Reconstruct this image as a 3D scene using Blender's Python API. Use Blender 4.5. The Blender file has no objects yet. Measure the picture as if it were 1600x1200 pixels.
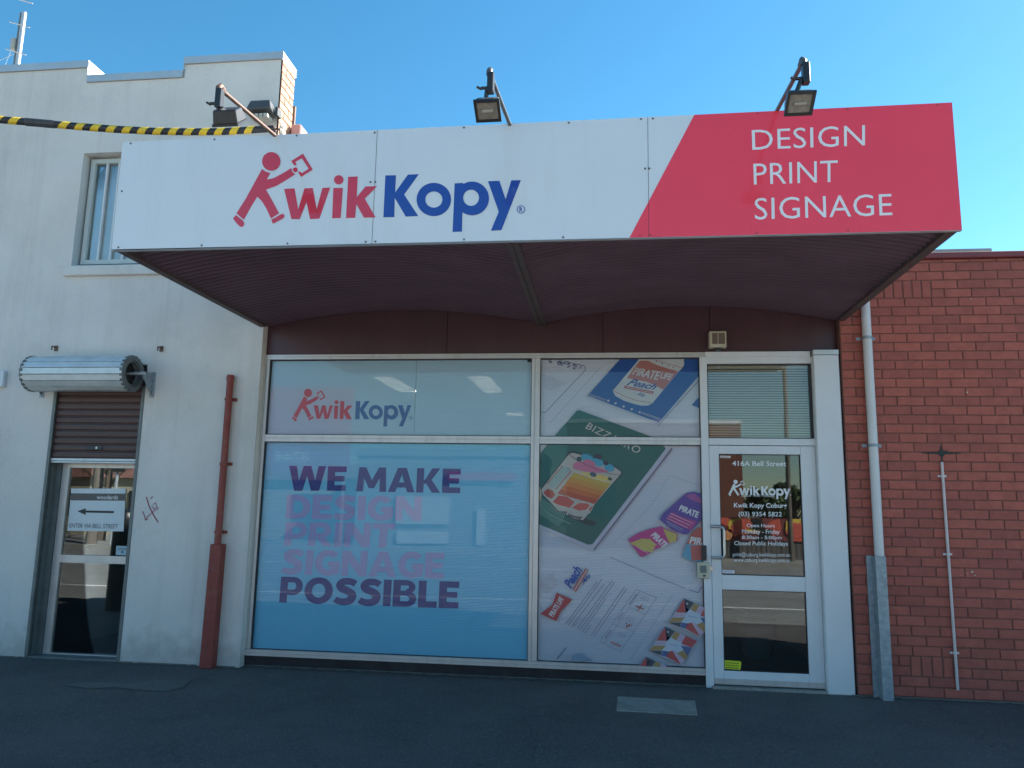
import bpy, bmesh, math, random
from mathutils import Vector, Matrix
random.seed(7)
R = math.radians
scene = bpy.context.scene
col = scene.collection

# ------------------------------------------------------------------ camera
F, CZ, CD = 1197.3, 1.6003, 7.578
YAW, PIT, ROL = -0.1235, 0.1590, 0.0184
cy, sy, cp, sp = math.cos(YAW), math.sin(YAW), math.cos(PIT), math.sin(PIT)
FW = Vector((sy*cp, cy*cp, sp)); RT = Vector((cy, -sy, 0)); UP = RT.cross(FW)
R2 = math.cos(ROL)*RT + math.sin(ROL)*UP
U2 = -math.sin(ROL)*RT + math.cos(ROL)*UP
CAM = Vector((0, -CD, CZ))
cam = bpy.data.cameras.new('camera'); camo = bpy.data.objects.new('camera', cam)
col.objects.link(camo)
m = Matrix.Identity(4)
for i in range(3):
    m[i][0] = R2[i]; m[i][1] = U2[i]; m[i][2] = -FW[i]; m[i][3] = CAM[i]
camo.matrix_world = m
cam.sensor_width = 36; cam.lens = F/1600*36; cam.clip_end = 2000; cam.clip_start = 0.05
scene.camera = camo

# ------------------------------------------------------------------ light
SUN_AZ, SUN_EL = R(58), R(37)      # azimuth from +Y towards +X
w = bpy.data.worlds.new('World'); scene.world = w; w.use_nodes = True
nt = w.node_tree; nt.nodes.clear()
sky = nt.nodes.new('ShaderNodeTexSky'); sky.sky_type = 'NISHITA'; sky.sun_disc = False
sky.sun_elevation = SUN_EL; sky.sun_rotation = SUN_AZ
sky.air_density = 1.05; sky.dust_density = 0.15; sky.ozone_density = 2.5
bg = nt.nodes.new('ShaderNodeBackground'); bg.inputs[1].default_value = 0.065
wo = nt.nodes.new('ShaderNodeOutputWorld')
hs = nt.nodes.new('ShaderNodeHueSaturation'); hs.inputs['Hue'].default_value = 0.486; hs.inputs['Saturation'].default_value = 1.26
tn = nt.nodes.new('ShaderNodeMix'); tn.data_type = 'RGBA'; tn.blend_type = 'MULTIPLY'; tn.inputs[0].default_value = 1; tn.inputs[7].default_value = (.88, .99, 1.0, 1)
nt.links.new(sky.outputs[0], hs.inputs['Color']); nt.links.new(hs.outputs[0], tn.inputs[6]); nt.links.new(tn.outputs[2], bg.inputs[0]); nt.links.new(bg.outputs[0], wo.inputs[0])
sl = bpy.data.lights.new('sun', 'SUN'); sl.energy = 5.0; sl.angle = R(0.5); sl.color = (1, 0.95, 0.87)
so = bpy.data.objects.new('sun', sl); col.objects.link(so)
sd = Vector((math.sin(SUN_AZ)*math.cos(SUN_EL), math.cos(SUN_AZ)*math.cos(SUN_EL), math.sin(SUN_EL)))
so.rotation_euler = sd.to_track_quat('Z', 'Y').to_euler(); so.location = (20, 30, 40)
vs = scene.view_settings; vs.view_transform = 'Standard'; vs.look = 'None'; vs.exposure = 1.78; vs.gamma = 1
vs.use_curve_mapping = False

# ------------------------------------------------------------------ helpers
def ray(px, py):
    return FW + (px-800)/F*R2 + (600-py)/F*U2
def at(px, py, Y=0.0):
    """the point of the plane y = Y that shows at a given place of the photograph"""
    v = ray(px, py); t = (Y+CD)/v.y
    return (v.x*t, CZ+v.z*t)
def gr(px, py, z=0.0):
    v = ray(px, py); t = (z-CZ)/v.z
    return (v.x*t, v.y*t-CD)
def mirror(px, py, D):
    """where something standing D metres across the street is, when its reflection in the shopfront shows at px, py"""
    x, z = at(px, py, D); return (x, -D, z)

ORG = {}
class B:
    def __init__(s): s.v = []; s.f = []; s.m = []; s.mi = 0
    def face(s, pts):
        n = len(s.v); s.v += [tuple(p) for p in pts]; s.f.append(tuple(range(n, n+len(pts)))); s.m.append(s.mi)
        return s
    def box(s, x0, x1, y0, y1, z0, z1):
        n = len(s.v)
        s.v += [(x0,y0,z0),(x1,y0,z0),(x1,y1,z0),(x0,y1,z0),(x0,y0,z1),(x1,y0,z1),(x1,y1,z1),(x0,y1,z1)]
        for q in ((0,3,2,1),(4,5,6,7),(0,1,5,4),(1,2,6,5),(2,3,7,6),(3,0,4,7)):
            s.f.append(tuple(n+i for i in q)); s.m.append(s.mi)
        return s
    def hexa(s, p):   # 8 points like box order
        n = len(s.v); s.v += [tuple(q) for q in p]
        for q in ((0,3,2,1),(4,5,6,7),(0,1,5,4),(1,2,6,5),(2,3,7,6),(3,0,4,7)):
            s.f.append(tuple(n+i for i in q)); s.m.append(s.mi)
        return s
    def tube(s, pts, r, n=12, caps=True, rs=None):
        pts = [Vector(p) for p in pts]; base = len(s.v)
        prev = None
        for i, p in enumerate(pts):
            a = pts[max(i-1, 0)]; b = pts[min(i+1, len(pts)-1)]
            d = (b-a).normalized()
            if prev is None:
                u = d.cross(Vector((0, 0, 1)));
                if u.length < 1e-3: u = d.cross(Vector((1, 0, 0)))
            else: u = prev - d*prev.dot(d)
            u.normalize(); prev = u; v = d.cross(u)
            rr = rs[i] if rs else r
            for k in range(n):
                t = 2*math.pi*k/n; q = p + rr*(math.cos(t)*u+math.sin(t)*v); s.v.append(tuple(q))
        for i in range(len(pts)-1):
            for k in range(n):
                a = base+i*n+k; b = base+i*n+(k+1) % n
                s.f.append((a, b, b+n, a+n)); s.m.append(s.mi)
        if caps:
            s.f.append(tuple(base+k for k in range(n))[::-1]); s.m.append(s.mi)
            s.f.append(tuple(base+(len(pts)-1)*n+k for k in range(n))); s.m.append(s.mi)
        return s
    def prism(s, poly, y0, y1):      # polygon in xz
        n = len(poly); b = len(s.v)
        s.v += [(x, y0, z) for x, z in poly]+[(x, y1, z) for x, z in poly]
        s.f.append(tuple(b+i for i in range(n))); s.m.append(s.mi)
        s.f.append(tuple(b+n+i for i in range(n))[::-1]); s.m.append(s.mi)
        for i in range(n):
            j = (i+1) % n; s.f.append((b+i, b+j, b+n+j, b+n+i)); s.m.append(s.mi)
        return s
    def mesh(s, name, mats, off=(0, 0, 0), tri=False, bevel=0, smooth=False):
        me = bpy.data.meshes.new(name)
        me.from_pydata([(a-off[0], b-off[1], c-off[2]) for a, b, c in s.v], [], s.f)
        for mm in mats: me.materials.append(mm)
        for p, i in zip(me.polygons, s.m): p.material_index = i
        bm = bmesh.new(); bm.from_mesh(me)
        if not tri: bmesh.ops.recalc_face_normals(bm, faces=bm.faces)
        if bevel:
            bmesh.ops.remove_doubles(bm, verts=bm.verts, dist=1e-5)
            bmesh.ops.bevel(bm, geom=list(bm.edges), offset=bevel, segments=1, affect='EDGES', clamp_overlap=True)
        if tri: bmesh.ops.triangulate(bm, faces=bm.faces)
        bm.to_mesh(me); bm.free()
        if smooth:
            for p in me.polygons: p.use_smooth = True
            try: me.set_sharp_from_angle(angle=R(40))
            except Exception: pass
        return me

def tag(o, label=None, cat=None, group=None, kind=None):
    if label: o['label'] = label
    if cat: o['category'] = cat
    if group: o['group'] = group
    if kind: o['kind'] = kind
    return o
def thing(name, label, cat, loc, group=None):
    o = bpy.data.objects.new(name, None); col.objects.link(o); o.location = loc
    o.empty_display_size = 0.1
    ORG[o.name] = tuple(loc); return tag(o, label, cat, group)
def part(name, b, mats, parent=None, **kw):
    if not isinstance(mats, (list, tuple)): mats = [mats]
    off = ORG[parent.name] if parent else (0, 0, 0)
    o = bpy.data.objects.new(name, b.mesh(name, mats, off, **kw)); col.objects.link(o)
    if parent: o.parent = parent
    ORG[o.name] = off
    return o
def solo(name, b, mats, label, cat, loc, group=None, **kw):   # a thing that is one mesh
    if not isinstance(mats, (list, tuple)): mats = [mats]
    o = bpy.data.objects.new(name, b.mesh(name, mats, loc, **kw)); col.objects.link(o); o.location = loc
    ORG[o.name] = tuple(loc)
    return tag(o, label, cat, group)

# ------------------------------------------------------------------ materials
def mat(name, c, rough=0.6, metal=0.0, var=0.12, vs_=6.0, bump=0.0, bs=60.0, spec=0.5, coat=0.0, grime=0.0, gs=2.0, gcol=(0.05,0.045,0.04), rnd=0.0, streak=0.0, coatr=0.06):
    m = bpy.data.materials.new(name); m.use_nodes = True; n = m.node_tree; N = n.nodes; L = n.links
    p = N['Principled BSDF']; p.inputs['Roughness'].default_value = rough; p.inputs['Metallic'].default_value = metal
    p.inputs['Specular IOR Level'].default_value = spec
    p.inputs['Coat Weight'].default_value = coat; p.inputs['Coat Roughness'].default_value = coatr
    g = N.new('ShaderNodeNewGeometry')
    nz = N.new('ShaderNodeTexNoise'); nz.inputs['Scale'].default_value = vs_; nz.inputs['Detail'].default_value = 6
    nz.inputs['Roughness'].default_value = 0.65
    L.new(g.outputs['Position'], nz.inputs['Vector'])
    mr = N.new('ShaderNodeMapRange'); mr.inputs[1].default_value = .25; mr.inputs[2].default_value = .75
    mr.inputs[3].default_value = 1-var; mr.inputs[4].default_value = 1+var
    L.new(nz.outputs[0], mr.inputs[0])
    mx = N.new('ShaderNodeMix'); mx.data_type = 'RGBA'; mx.blend_type = 'MULTIPLY'; mx.inputs[0].default_value = 1
    mx.inputs[6].default_value = (*c, 1); L.new(mr.outputs[0], mx.inputs[7])
    out = mx.outputs[2]
    if rnd:
        oi = N.new('ShaderNodeObjectInfo'); ad = N.new('ShaderNodeMath'); ad.operation = 'ADD'; fr = N.new('ShaderNodeMath'); fr.operation = 'FRACT'
        L.new(oi.outputs['Random'], ad.inputs[0]); L.new(g.outputs['Random Per Island'], ad.inputs[1]); L.new(ad.outputs[0], fr.inputs[0])
        cr = N.new('ShaderNodeValToRGB'); e = cr.color_ramp.elements
        e[0].position = 0; e[0].color = (1-rnd, 1-rnd*1.0, 1-rnd*.75, 1); e[1].position = 1; e[1].color = (1+rnd*.8, 1+rnd*.7, 1+rnd*.5, 1)
        k = cr.color_ramp.elements.new(.5); k.color = (1, 1, 1, 1)
        L.new(fr.outputs[0], cr.inputs[0])
        m2 = N.new('ShaderNodeMix'); m2.data_type = 'RGBA'; m2.blend_type = 'MULTIPLY'; m2.inputs[0].default_value = 1
        L.new(out, m2.inputs[6]); L.new(cr.outputs[0], m2.inputs[7]); out = m2.outputs[2]
    if grime or streak:
        mp = N.new('ShaderNodeMapping'); L.new(g.outputs['Position'], mp.inputs['Vector'])
        if streak: mp.inputs['Scale'].default_value = (1, 1, 0.12)
        gn = N.new('ShaderNodeTexNoise'); gn.inputs['Scale'].default_value = gs if not streak else gs*4; gn.inputs['Detail'].default_value = 8
        gn.inputs['Roughness'].default_value = 0.7
        L.new(mp.outputs[0], gn.inputs['Vector'])
        r2 = N.new('ShaderNodeMapRange'); r2.inputs[1].default_value = .5; r2.inputs[2].default_value = .75
        r2.inputs[3].default_value = 0; r2.inputs[4].default_value = max(grime, streak)
        L.new(gn.outputs[0], r2.inputs[0])
        m3 = N.new('ShaderNodeMix'); m3.data_type = 'RGBA'; m3.inputs[7].default_value = (*gcol, 1)
        L.new(r2.outputs[0], m3.inputs[0]); L.new(out, m3.inputs[6]); out = m3.outputs[2]
    L.new(out, p.inputs['Base Color'])
    if bump:
        bn = N.new('ShaderNodeTexNoise'); bn.inputs['Scale'].default_value = bs; bn.inputs['Detail'].default_value = 5
        L.new(g.outputs['Position'], bn.inputs['Vector'])
        bu = N.new('ShaderNodeBump'); bu.inputs['Strength'].default_value = bump; bu.inputs['Distance'].default_value = 0.01
        L.new(bn.outputs[0], bu.inputs['Height']); L.new(bu.outputs[0], p.inputs['Normal'])
    return m
_flat = {}
def ink(c, rough=0.45):
    k = (tuple(round(x, 3) for x in c), rough)
    if k not in _flat: _flat[k] = mat('printed_ink', c, rough, var=0.04, vs_=40)
    return _flat[k]
def glass(name, ior, tint=(1, 1, 1), wave=0.0):
    m = bpy.data.materials.new(name); m.use_nodes = True; N = m.node_tree.nodes; L = m.node_tree.links; N.clear()
    o = N.new('ShaderNodeOutputMaterial'); t = N.new('ShaderNodeBsdfTransparent'); t.inputs[0].default_value = (*tint, 1)
    g = N.new('ShaderNodeBsdfGlossy'); g.inputs['Roughness'].default_value = 0.0; g.inputs[0].default_value = (.95, .98, 1, 1)
    f = N.new('ShaderNodeFresnel'); f.inputs[0].default_value = ior
    geo = N.new('ShaderNodeNewGeometry')
    nz = N.new('ShaderNodeTexNoise'); nz.inputs['Scale'].default_value = 1.3; nz.inputs['Detail'].default_value = 1
    b = N.new('ShaderNodeBump'); b.inputs['Strength'].default_value = wave; b.inputs['Distance'].default_value = 0.01
    L.new(geo.outputs['Position'], nz.inputs['Vector']); L.new(nz.outputs[0], b.inputs['Height']); L.new(b.outputs[0], g.inputs['Normal'])
    x = N.new('ShaderNodeMixShader'); L.new(f.outputs[0], x.inputs[0]); L.new(t.outputs[0], x.inputs[1]); L.new(g.outputs[0], x.inputs[2])
    L.new(x.outputs[0], o.inputs[0]); return m
def emit(name, c, s):
    m = bpy.data.materials.new(name); m.use_nodes = True
    p = m.node_tree.nodes['Principled BSDF']; p.inputs['Base Color'].default_value = (*c, 1)
    p.inputs['Emission Color'].default_value = (*c, 1); p.inputs['Emission Strength'].default_value = s; return m

M = {}
M['render'] = mat('white_render', (.68, .655, .62), .9, var=.08, vs_=1.2, bump=.7, bs=75, grime=.30, gs=1.1, gcol=(.42, .40, .37))
M['reveal'] = mat('grey_render', (.36, .37, .34), .9, var=.12, vs_=4, bump=.5, bs=60, grime=.5, gs=3, gcol=(.16, .16, .14))
M['galv'] = mat('zinc_coping', (.50, .52, .54), .42, .5, var=.08, vs_=3)
M['alu'] = mat('anodised_aluminium', (.56, .56, .55), .38, .45, var=.08, vs_=5, streak=.35, gs=3, gcol=(.25, .23, .21))
M['aludark'] = mat('dark_gasket', (.035, .03, .035), .6)
M['white'] = mat('white_powder_coat', (.66, .68, .70), .4, var=.05, vs_=3, streak=.12, gs=2, gcol=(.4, .4, .38))
M['maroon'] = mat('maroon_painted_panel', (.066, .028, .036), .38, var=.2, vs_=1.5, bump=.1, bs=20, streak=.3, gs=1.2, gcol=(.09, .05, .065))
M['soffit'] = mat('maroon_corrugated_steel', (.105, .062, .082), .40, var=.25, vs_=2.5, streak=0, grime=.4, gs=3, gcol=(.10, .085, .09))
M['beam'] = mat('weathered_steel_beam', (.095, .070, .070), .65, .1, var=.25, vs_=5, grime=.6, gs=4, gcol=(.14, .06, .055), bump=.3, bs=60)
M['sign'] = mat('white_sign_panel', (.66, .69, .72), .35, var=.02, vs_=2, coat=.9, spec=.5, streak=.28, gs=1.0, gcol=(.50, .50, .47), bump=.2, bs=1.6)
M['signred'] = mat('red_sign_panel', (.88, .045, .080), .35, var=.03, vs_=2, coat=.7, spec=.4)
M['logored'] = mat('red_vinyl', (.62, .018, .045), .35, var=.03, coat=1.0)
M['logoblue'] = mat('blue_vinyl', (.006, .045, .30), .35, var=.03, coat=1.0)
M['logowhite'] = mat('white_vinyl', (.74, .74, .76), .35, var=.03, coat=.6)
M['screw'] = mat('screw_head', (.12, .12, .13), .5, .5)
M['brick'] = mat('red_brick', (.385, .108, .080), .85, var=.2, vs_=9, bump=.6, bs=120, rnd=.14, grime=.25, gs=7, gcol=(.28, .07, .055))
M['mortar'] = mat('brown_mortar', (.20, .095, .078), .95, var=.2, vs_=20, bump=.5, bs=120)
M['pbrick'] = mat('pink_brick', (.47, .27, .19), .9, var=.15, vs_=10, bump=.5, bs=90, rnd=.15)
M['plinth'] = mat('black_tile_plinth', (.018, .020, .026), .3, var=.3, vs_=6, grime=.4, gs=5, gcol=(.08, .08, .08))
M['asphalt'] = None
M['concrete'] = mat('worn_concrete', (.30, .29, .26), .9, var=.2, vs_=14, bump=.6, bs=90, grime=.7, gs=2.4, gcol=(.07, .07, .065))
M['redpipe'] = mat('red_oxide_paint', (.235, .042, .032), .55, var=.2, vs_=14, bump=.25, bs=60, grime=.6, gs=9, gcol=(.30, .13, .11))
M['pvc'] = mat('white_pvc', (.62, .62, .62), .45, var=.05, vs_=4, streak=.2, gs=3, gcol=(.42, .40, .38))
M['galvpipe'] = mat('galvanised_steel', (.27, .33, .37), .5, .35, var=.3, vs_=22, grime=.5, gs=16, gcol=(.45, .50, .52))
M['slat'] = mat('brown_shutter_slat', (.085, .046, .043), .5, var=.10, vs_=5, streak=.2, gs=2, gcol=(.09, .05, .05))
M['silver'] = mat('silver_slat', (.58, .64, .66), .38, .2, var=.12, vs_=9, streak=0, grime=.3, gs=6, gcol=(.25, .25, .24))
M['darkmetal'] = mat('dark_grey_metal', (.06, .065, .07), .6, .3, var=.3, vs_=15)
M['guide'] = mat('shutter_guide_rail', (.15, .17, .17), .55, .3, var=.25, vs_=8)
M['black'] = mat('black_lamp_housing', (.020, .021, .024), .35, var=.3, vs_=8)
M['greyhouse'] = mat('grey_lamp_housing', (.075, .078, .082), .4, var=.2, vs_=8)
M['arm'] = mat('rusty_arm', (.15, .085, .06), .6, .2, var=.3, vs_=20)
M['lens'] = mat('lamp_lens', (.50, .47, .40), .25, var=.3, vs_=60, spec=.8)
M['cream'] = mat('cream_plastic', (.50, .47, .36), .5, var=.08)
M['dark'] = mat('dark_void', (.02, .02, .022), .7)
M['inwall'] = mat('inside_wall', (.72, .74, .73), .8, var=.05)
M['inshop'] = mat('inside_shop_wall', (.10, .10, .105), .8, var=.1)
M['infloor'] = mat('inside_floor', (.06, .05, .045), .5, var=.2)
M['glass'] = glass('window_glass', 1.32, (.96, .98, .98), .06)
M['glassdoor'] = glass('door_glass', 1.72, (.82, .86, .86), .05)
M['glassblind'] = glass('blind_glass', 1.62, (.97, .98, .98), .05)
M['glassup'] = glass('old_window_glass', 1.5, (.96, .97, .97), .3)
M['blind'] = mat('cream_blind_slat', (.52, .49, .38), .5, var=.04)
M['chrome'] = mat('brushed_steel', (.42, .43, .44), .28, .9, var=.1)
M['yellow'] = mat('yellow_plastic', (.75, .50, .03), .45, var=.15, vs_=20)
M['blackp'] = mat('black_plastic', (.025, .025, .03), .5, var=.2)
M['fluoro'] = emit('lit_fluorescent_panel', (1, .95, .78), 3.2)
M['porc'] = mat('porcelain_insulator', (.42, .38, .32), .35, var=.2)

def asphalt(name, base, chips):
    m = mat(name, base, .88, var=.22, vs_=1.1, grime=.35, gs=.8, gcol=tuple(x*.6 for x in base), bump=.8, bs=160)
    N = m.node_tree.nodes; L = m.node_tree.links; p = N['Principled BSDF']
    src = p.inputs['Base Color'].links[0].from_socket
    g = N.new('ShaderNodeNewGeometry')
    v = N.new('ShaderNodeTexVoronoi'); v.inputs['Scale'].default_value = 120; L.new(g.outputs['Position'], v.inputs['Vector'])
    sp_ = N.new('ShaderNodeSeparateColor'); L.new(v.outputs['Color'], sp_.inputs[0])
    r = N.new('ShaderNodeMapRange'); r.inputs[1].default_value = .80; r.inputs[2].default_value = 1; r.inputs[3].default_value = 0; r.inputs[4].default_value = chips
    L.new(sp_.outputs[0], r.inputs[0])
    x = N.new('ShaderNodeMix'); x.data_type = 'RGBA'; x.inputs[7].default_value = (.30, .29, .27, 1)
    L.new(r.outputs[0], x.inputs[0]); L.new(src, x.inputs[6])
    # fine cracks
    c = N.new('ShaderNodeTexVoronoi'); c.feature = 'DISTANCE_TO_EDGE'; c.inputs['Scale'].default_value = .55
    nz = N.new('ShaderNodeTexNoise'); nz.inputs['Scale'].default_value = 3; nz.inputs['Detail'].default_value = 6
    L.new(g.outputs['Position'], nz.inputs['Vector'])
    va = N.new('ShaderNodeVectorMath'); va.operation = 'MULTIPLY_ADD'; va.inputs[1].default_value = (.5, .5, .5)
    L.new(nz.outputs['Color'], va.inputs[0]); L.new(g.outputs['Position'], va.inputs[2]); L.new(va.outputs[0], c.inputs['Vector'])
    r2 = N.new('ShaderNodeMapRange'); r2.inputs[1].default_value = .002; r2.inputs[2].default_value = .010; r2.inputs[3].default_value = .14; r2.inputs[4].default_value = 0
    L.new(c.outputs['Distance'], r2.inputs[0])
    # trodden gum spots and broad worn, dusty and oily areas
    gv = N.new('ShaderNodeTexVoronoi'); gv.inputs['Scale'].default_value = 2.6; L.new(g.outputs['Position'], gv.inputs['Vector'])
    gs_ = N.new('ShaderNodeMapRange'); gs_.inputs[1].default_value = .045; gs_.inputs[2].default_value = .065; gs_.inputs[3].default_value = .7; gs_.inputs[4].default_value = 0; L.new(gv.outputs['Distance'], gs_.inputs[0])
    gx = N.new('ShaderNodeMix'); gx.data_type = 'RGBA'; gx.inputs[7].default_value = (.035, .035, .036, 1); L.new(gs_.outputs[0], gx.inputs[0]); L.new(x.outputs[2], gx.inputs[6])
    dn = N.new('ShaderNodeTexNoise'); dn.inputs['Scale'].default_value = .7; dn.inputs['Detail'].default_value = 9; dn.inputs['Roughness'].default_value = .62; L.new(g.outputs['Position'], dn.inputs['Vector'])
    dr_ = N.new('ShaderNodeMapRange'); dr_.inputs[1].default_value = .48; dr_.inputs[2].default_value = .68; dr_.inputs[4].default_value = .38; L.new(dn.outputs[0], dr_.inputs[0])
    dx = N.new('ShaderNodeMix'); dx.data_type = 'RGBA'; dx.inputs[7].default_value = (.17, .155, .135, 1); L.new(dr_.outputs[0], dx.inputs[0]); L.new(gx.outputs[2], dx.inputs[6])
    x = dx
    y = N.new('ShaderNodeMix'); y.data_type = 'RGBA'; y.inputs[7].default_value = (.012, .012, .012, 1)
    L.new(r2.outputs[0], y.inputs[0]); L.new(x.outputs[2], y.inputs[6]); L.new(y.outputs[2], p.inputs['Base Color'])
    return m
M['asphalt'] = asphalt('footpath_asphalt', (.092, .080, .076), .42)
M['asphalt2'] = asphalt('patch_asphalt', (.125, .118, .105), .15)
M['road'] = asphalt('road_asphalt', (.25, .245, .23), .4)

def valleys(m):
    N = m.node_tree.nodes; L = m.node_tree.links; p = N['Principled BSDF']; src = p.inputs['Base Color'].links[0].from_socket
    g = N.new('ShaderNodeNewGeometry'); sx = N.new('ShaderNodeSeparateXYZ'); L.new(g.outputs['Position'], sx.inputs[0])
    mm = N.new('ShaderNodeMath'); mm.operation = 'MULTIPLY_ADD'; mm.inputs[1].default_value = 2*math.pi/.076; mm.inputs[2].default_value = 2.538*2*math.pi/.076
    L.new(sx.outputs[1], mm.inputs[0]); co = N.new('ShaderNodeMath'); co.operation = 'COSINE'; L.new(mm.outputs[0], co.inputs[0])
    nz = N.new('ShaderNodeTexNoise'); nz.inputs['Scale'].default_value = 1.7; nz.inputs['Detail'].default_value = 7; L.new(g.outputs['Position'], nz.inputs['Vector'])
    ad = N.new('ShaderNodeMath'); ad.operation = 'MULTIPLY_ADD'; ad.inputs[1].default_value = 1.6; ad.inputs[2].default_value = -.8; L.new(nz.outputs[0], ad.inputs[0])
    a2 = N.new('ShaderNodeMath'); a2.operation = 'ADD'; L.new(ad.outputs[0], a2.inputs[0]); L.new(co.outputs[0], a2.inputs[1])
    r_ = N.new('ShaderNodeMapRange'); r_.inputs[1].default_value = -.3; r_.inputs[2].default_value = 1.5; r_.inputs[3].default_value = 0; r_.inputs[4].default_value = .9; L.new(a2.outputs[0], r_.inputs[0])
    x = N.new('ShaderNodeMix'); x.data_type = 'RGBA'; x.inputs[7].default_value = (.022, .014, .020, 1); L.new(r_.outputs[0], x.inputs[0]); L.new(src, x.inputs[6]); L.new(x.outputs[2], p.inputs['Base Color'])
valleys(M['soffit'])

def weather(m, top=6.4):
    N = m.node_tree.nodes; L = m.node_tree.links; p = N['Principled BSDF']; src = p.inputs['Base Color'].links[0].from_socket
    g = N.new('ShaderNodeNewGeometry'); mp = N.new('ShaderNodeMapping'); mp.inputs['Scale'].default_value = (5, 5, .22); L.new(g.outputs['Position'], mp.inputs['Vector'])
    nz = N.new('ShaderNodeTexNoise'); nz.inputs['Scale'].default_value = 1; nz.inputs['Detail'].default_value = 7; nz.inputs['Roughness'].default_value = .7; L.new(mp.outputs[0], nz.inputs['Vector'])
    a = N.new('ShaderNodeMapRange'); a.inputs[1].default_value = .50; a.inputs[2].default_value = .78; a.inputs[4].default_value = .30; L.new(nz.outputs[0], a.inputs[0])
    x = N.new('ShaderNodeMix'); x.data_type = 'RGBA'; x.inputs[7].default_value = (.33, .32, .30, 1); L.new(a.outputs[0], x.inputs[0]); L.new(src, x.inputs[6])
    sp_ = N.new('ShaderNodeSeparateXYZ'); L.new(g.outputs['Position'], sp_.inputs[0])
    n2 = N.new('ShaderNodeTexNoise'); n2.inputs['Scale'].default_value = 7; n2.inputs['Detail'].default_value = 8; L.new(g.outputs['Position'], n2.inputs['Vector'])
    mm = N.new('ShaderNodeMath'); mm.operation = 'MULTIPLY_ADD'; mm.inputs[1].default_value = -.75; L.new(n2.outputs[0], mm.inputs[0]); L.new(sp_.outputs[2], mm.inputs[2])
    b = N.new('ShaderNodeMapRange'); b.inputs[1].default_value = -.33; b.inputs[2].default_value = -.02; b.inputs[3].default_value = .38; b.inputs[4].default_value = 0; L.new(mm.outputs[0], b.inputs[0])
    y = N.new('ShaderNodeMix'); y.data_type = 'RGBA'; y.inputs[7].default_value = (.20, .19, .17, 1); L.new(b.outputs[0], y.inputs[0]); L.new(x.outputs[2], y.inputs[6])
    # hairline cracks
    c = N.new('ShaderNodeTexVoronoi'); c.feature = 'DISTANCE_TO_EDGE'; c.inputs['Scale'].default_value = .45
    va = N.new('ShaderNodeVectorMath'); va.operation = 'MULTIPLY_ADD'; va.inputs[1].default_value = (.6, .6, .6); L.new(n2.outputs['Color'], va.inputs[0]); L.new(g.outputs['Position'], va.inputs[2]); L.new(va.outputs[0], c.inputs['Vector'])
    r2 = N.new('ShaderNodeMapRange'); r2.inputs[1].default_value = .0015; r2.inputs[2].default_value = .005; r2.inputs[3].default_value = .07; r2.inputs[4].default_value = 0; L.new(c.outputs['Distance'], r2.inputs[0])
    z = N.new('ShaderNodeMix'); z.data_type = 'RGBA'; z.inputs[7].default_value = (.15, .14, .13, 1); L.new(r2.outputs[0], z.inputs[0]); L.new(y.outputs[2], z.inputs[6]); L.new(z.outputs[2], p.inputs['Base Color'])
weather(M['render'])

# brick wire-cut relief: fine vertical combing added to the brick colour
def comb(m):
    N = m.node_tree.nodes; L = m.node_tree.links; p = N['Principled BSDF']; g = N.new('ShaderNodeNewGeometry')
    mp = N.new('ShaderNodeMapping'); mp.inputs['Scale'].default_value = (260, 260, 6); L.new(g.outputs['Position'], mp.inputs['Vector'])
    nz = N.new('ShaderNodeTexNoise'); nz.inputs['Scale'].default_value = 1; L.new(mp.outputs[0], nz.inputs['Vector'])
    b = N.new('ShaderNodeBump'); b.inputs['Strength'].default_value = .4; b.inputs['Distance'].default_value = .006
    old = p.inputs['Normal'].links[0].from_socket
    L.new(old, b.inputs['Normal']); L.new(nz.outputs[0], b.inputs['Height']); L.new(b.outputs[0], p.inputs['Normal'])
comb(M['brick'])

# ------------------------------------------------------------------ setting: ground, path, road
def struct(name, b, m_, **kw):
    o = part(name, b, m_, **kw); o['kind'] = 'structure'; return o
struct('ground', B().face([(-400, -400, -.16), (400, -400, -.16), (400, 400, -.16), (-400, 400, -.16)]), mat('dry_soil', (.16, .14, .10), .95, var=.3, vs_=.3))
struct('footpath', B().box(-60, 60, -4.3, 14, -.15, 0), M['asphalt'])
struct('kerb', B().box(-60, 60, -4.45, -4.303, -.15, 0.003), M['concrete'])
struct('road', B().box(-60, 60, -18, -4.455, -.156, -.12), M['road'])
struct('far_kerb', B().box(-60, 60, -18.15, -18.003, -.15, 0.003), M['concrete'])
struct('far_footpath', B().box(-60, 60, -60, -18.153, -.15, 0), M['concrete'])
lm = mat('road_paint', (.75, .75, .72), .7, var=.1)
b = B(); b.box(-60, 60, -14.6, -14.45, -.119, -.116); b.box(-60, 60, -7.2, -7.08, -.119, -.116)
for k in range(-9, 10): b.box(k*6, k*6+3, -11.0, -10.88, -.119, -.116)
struct('road_marking', b, lm)
# older patch of asphalt by the red pipe
pp = [gr(*q) for q in ((100, 1071), (132, 1066), (205, 1069), (248, 1063), (300, 1061), (287, 1074), (262, 1081), (214, 1079), (178, 1074), (140, 1077))]
b = B(); b.prism([(x, y) for x, y in pp], 0, 1)
b = B(); b.face([(x, y, .004) for x, y in pp])
struct('asphalt_patch', b, M['asphalt2'])
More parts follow.
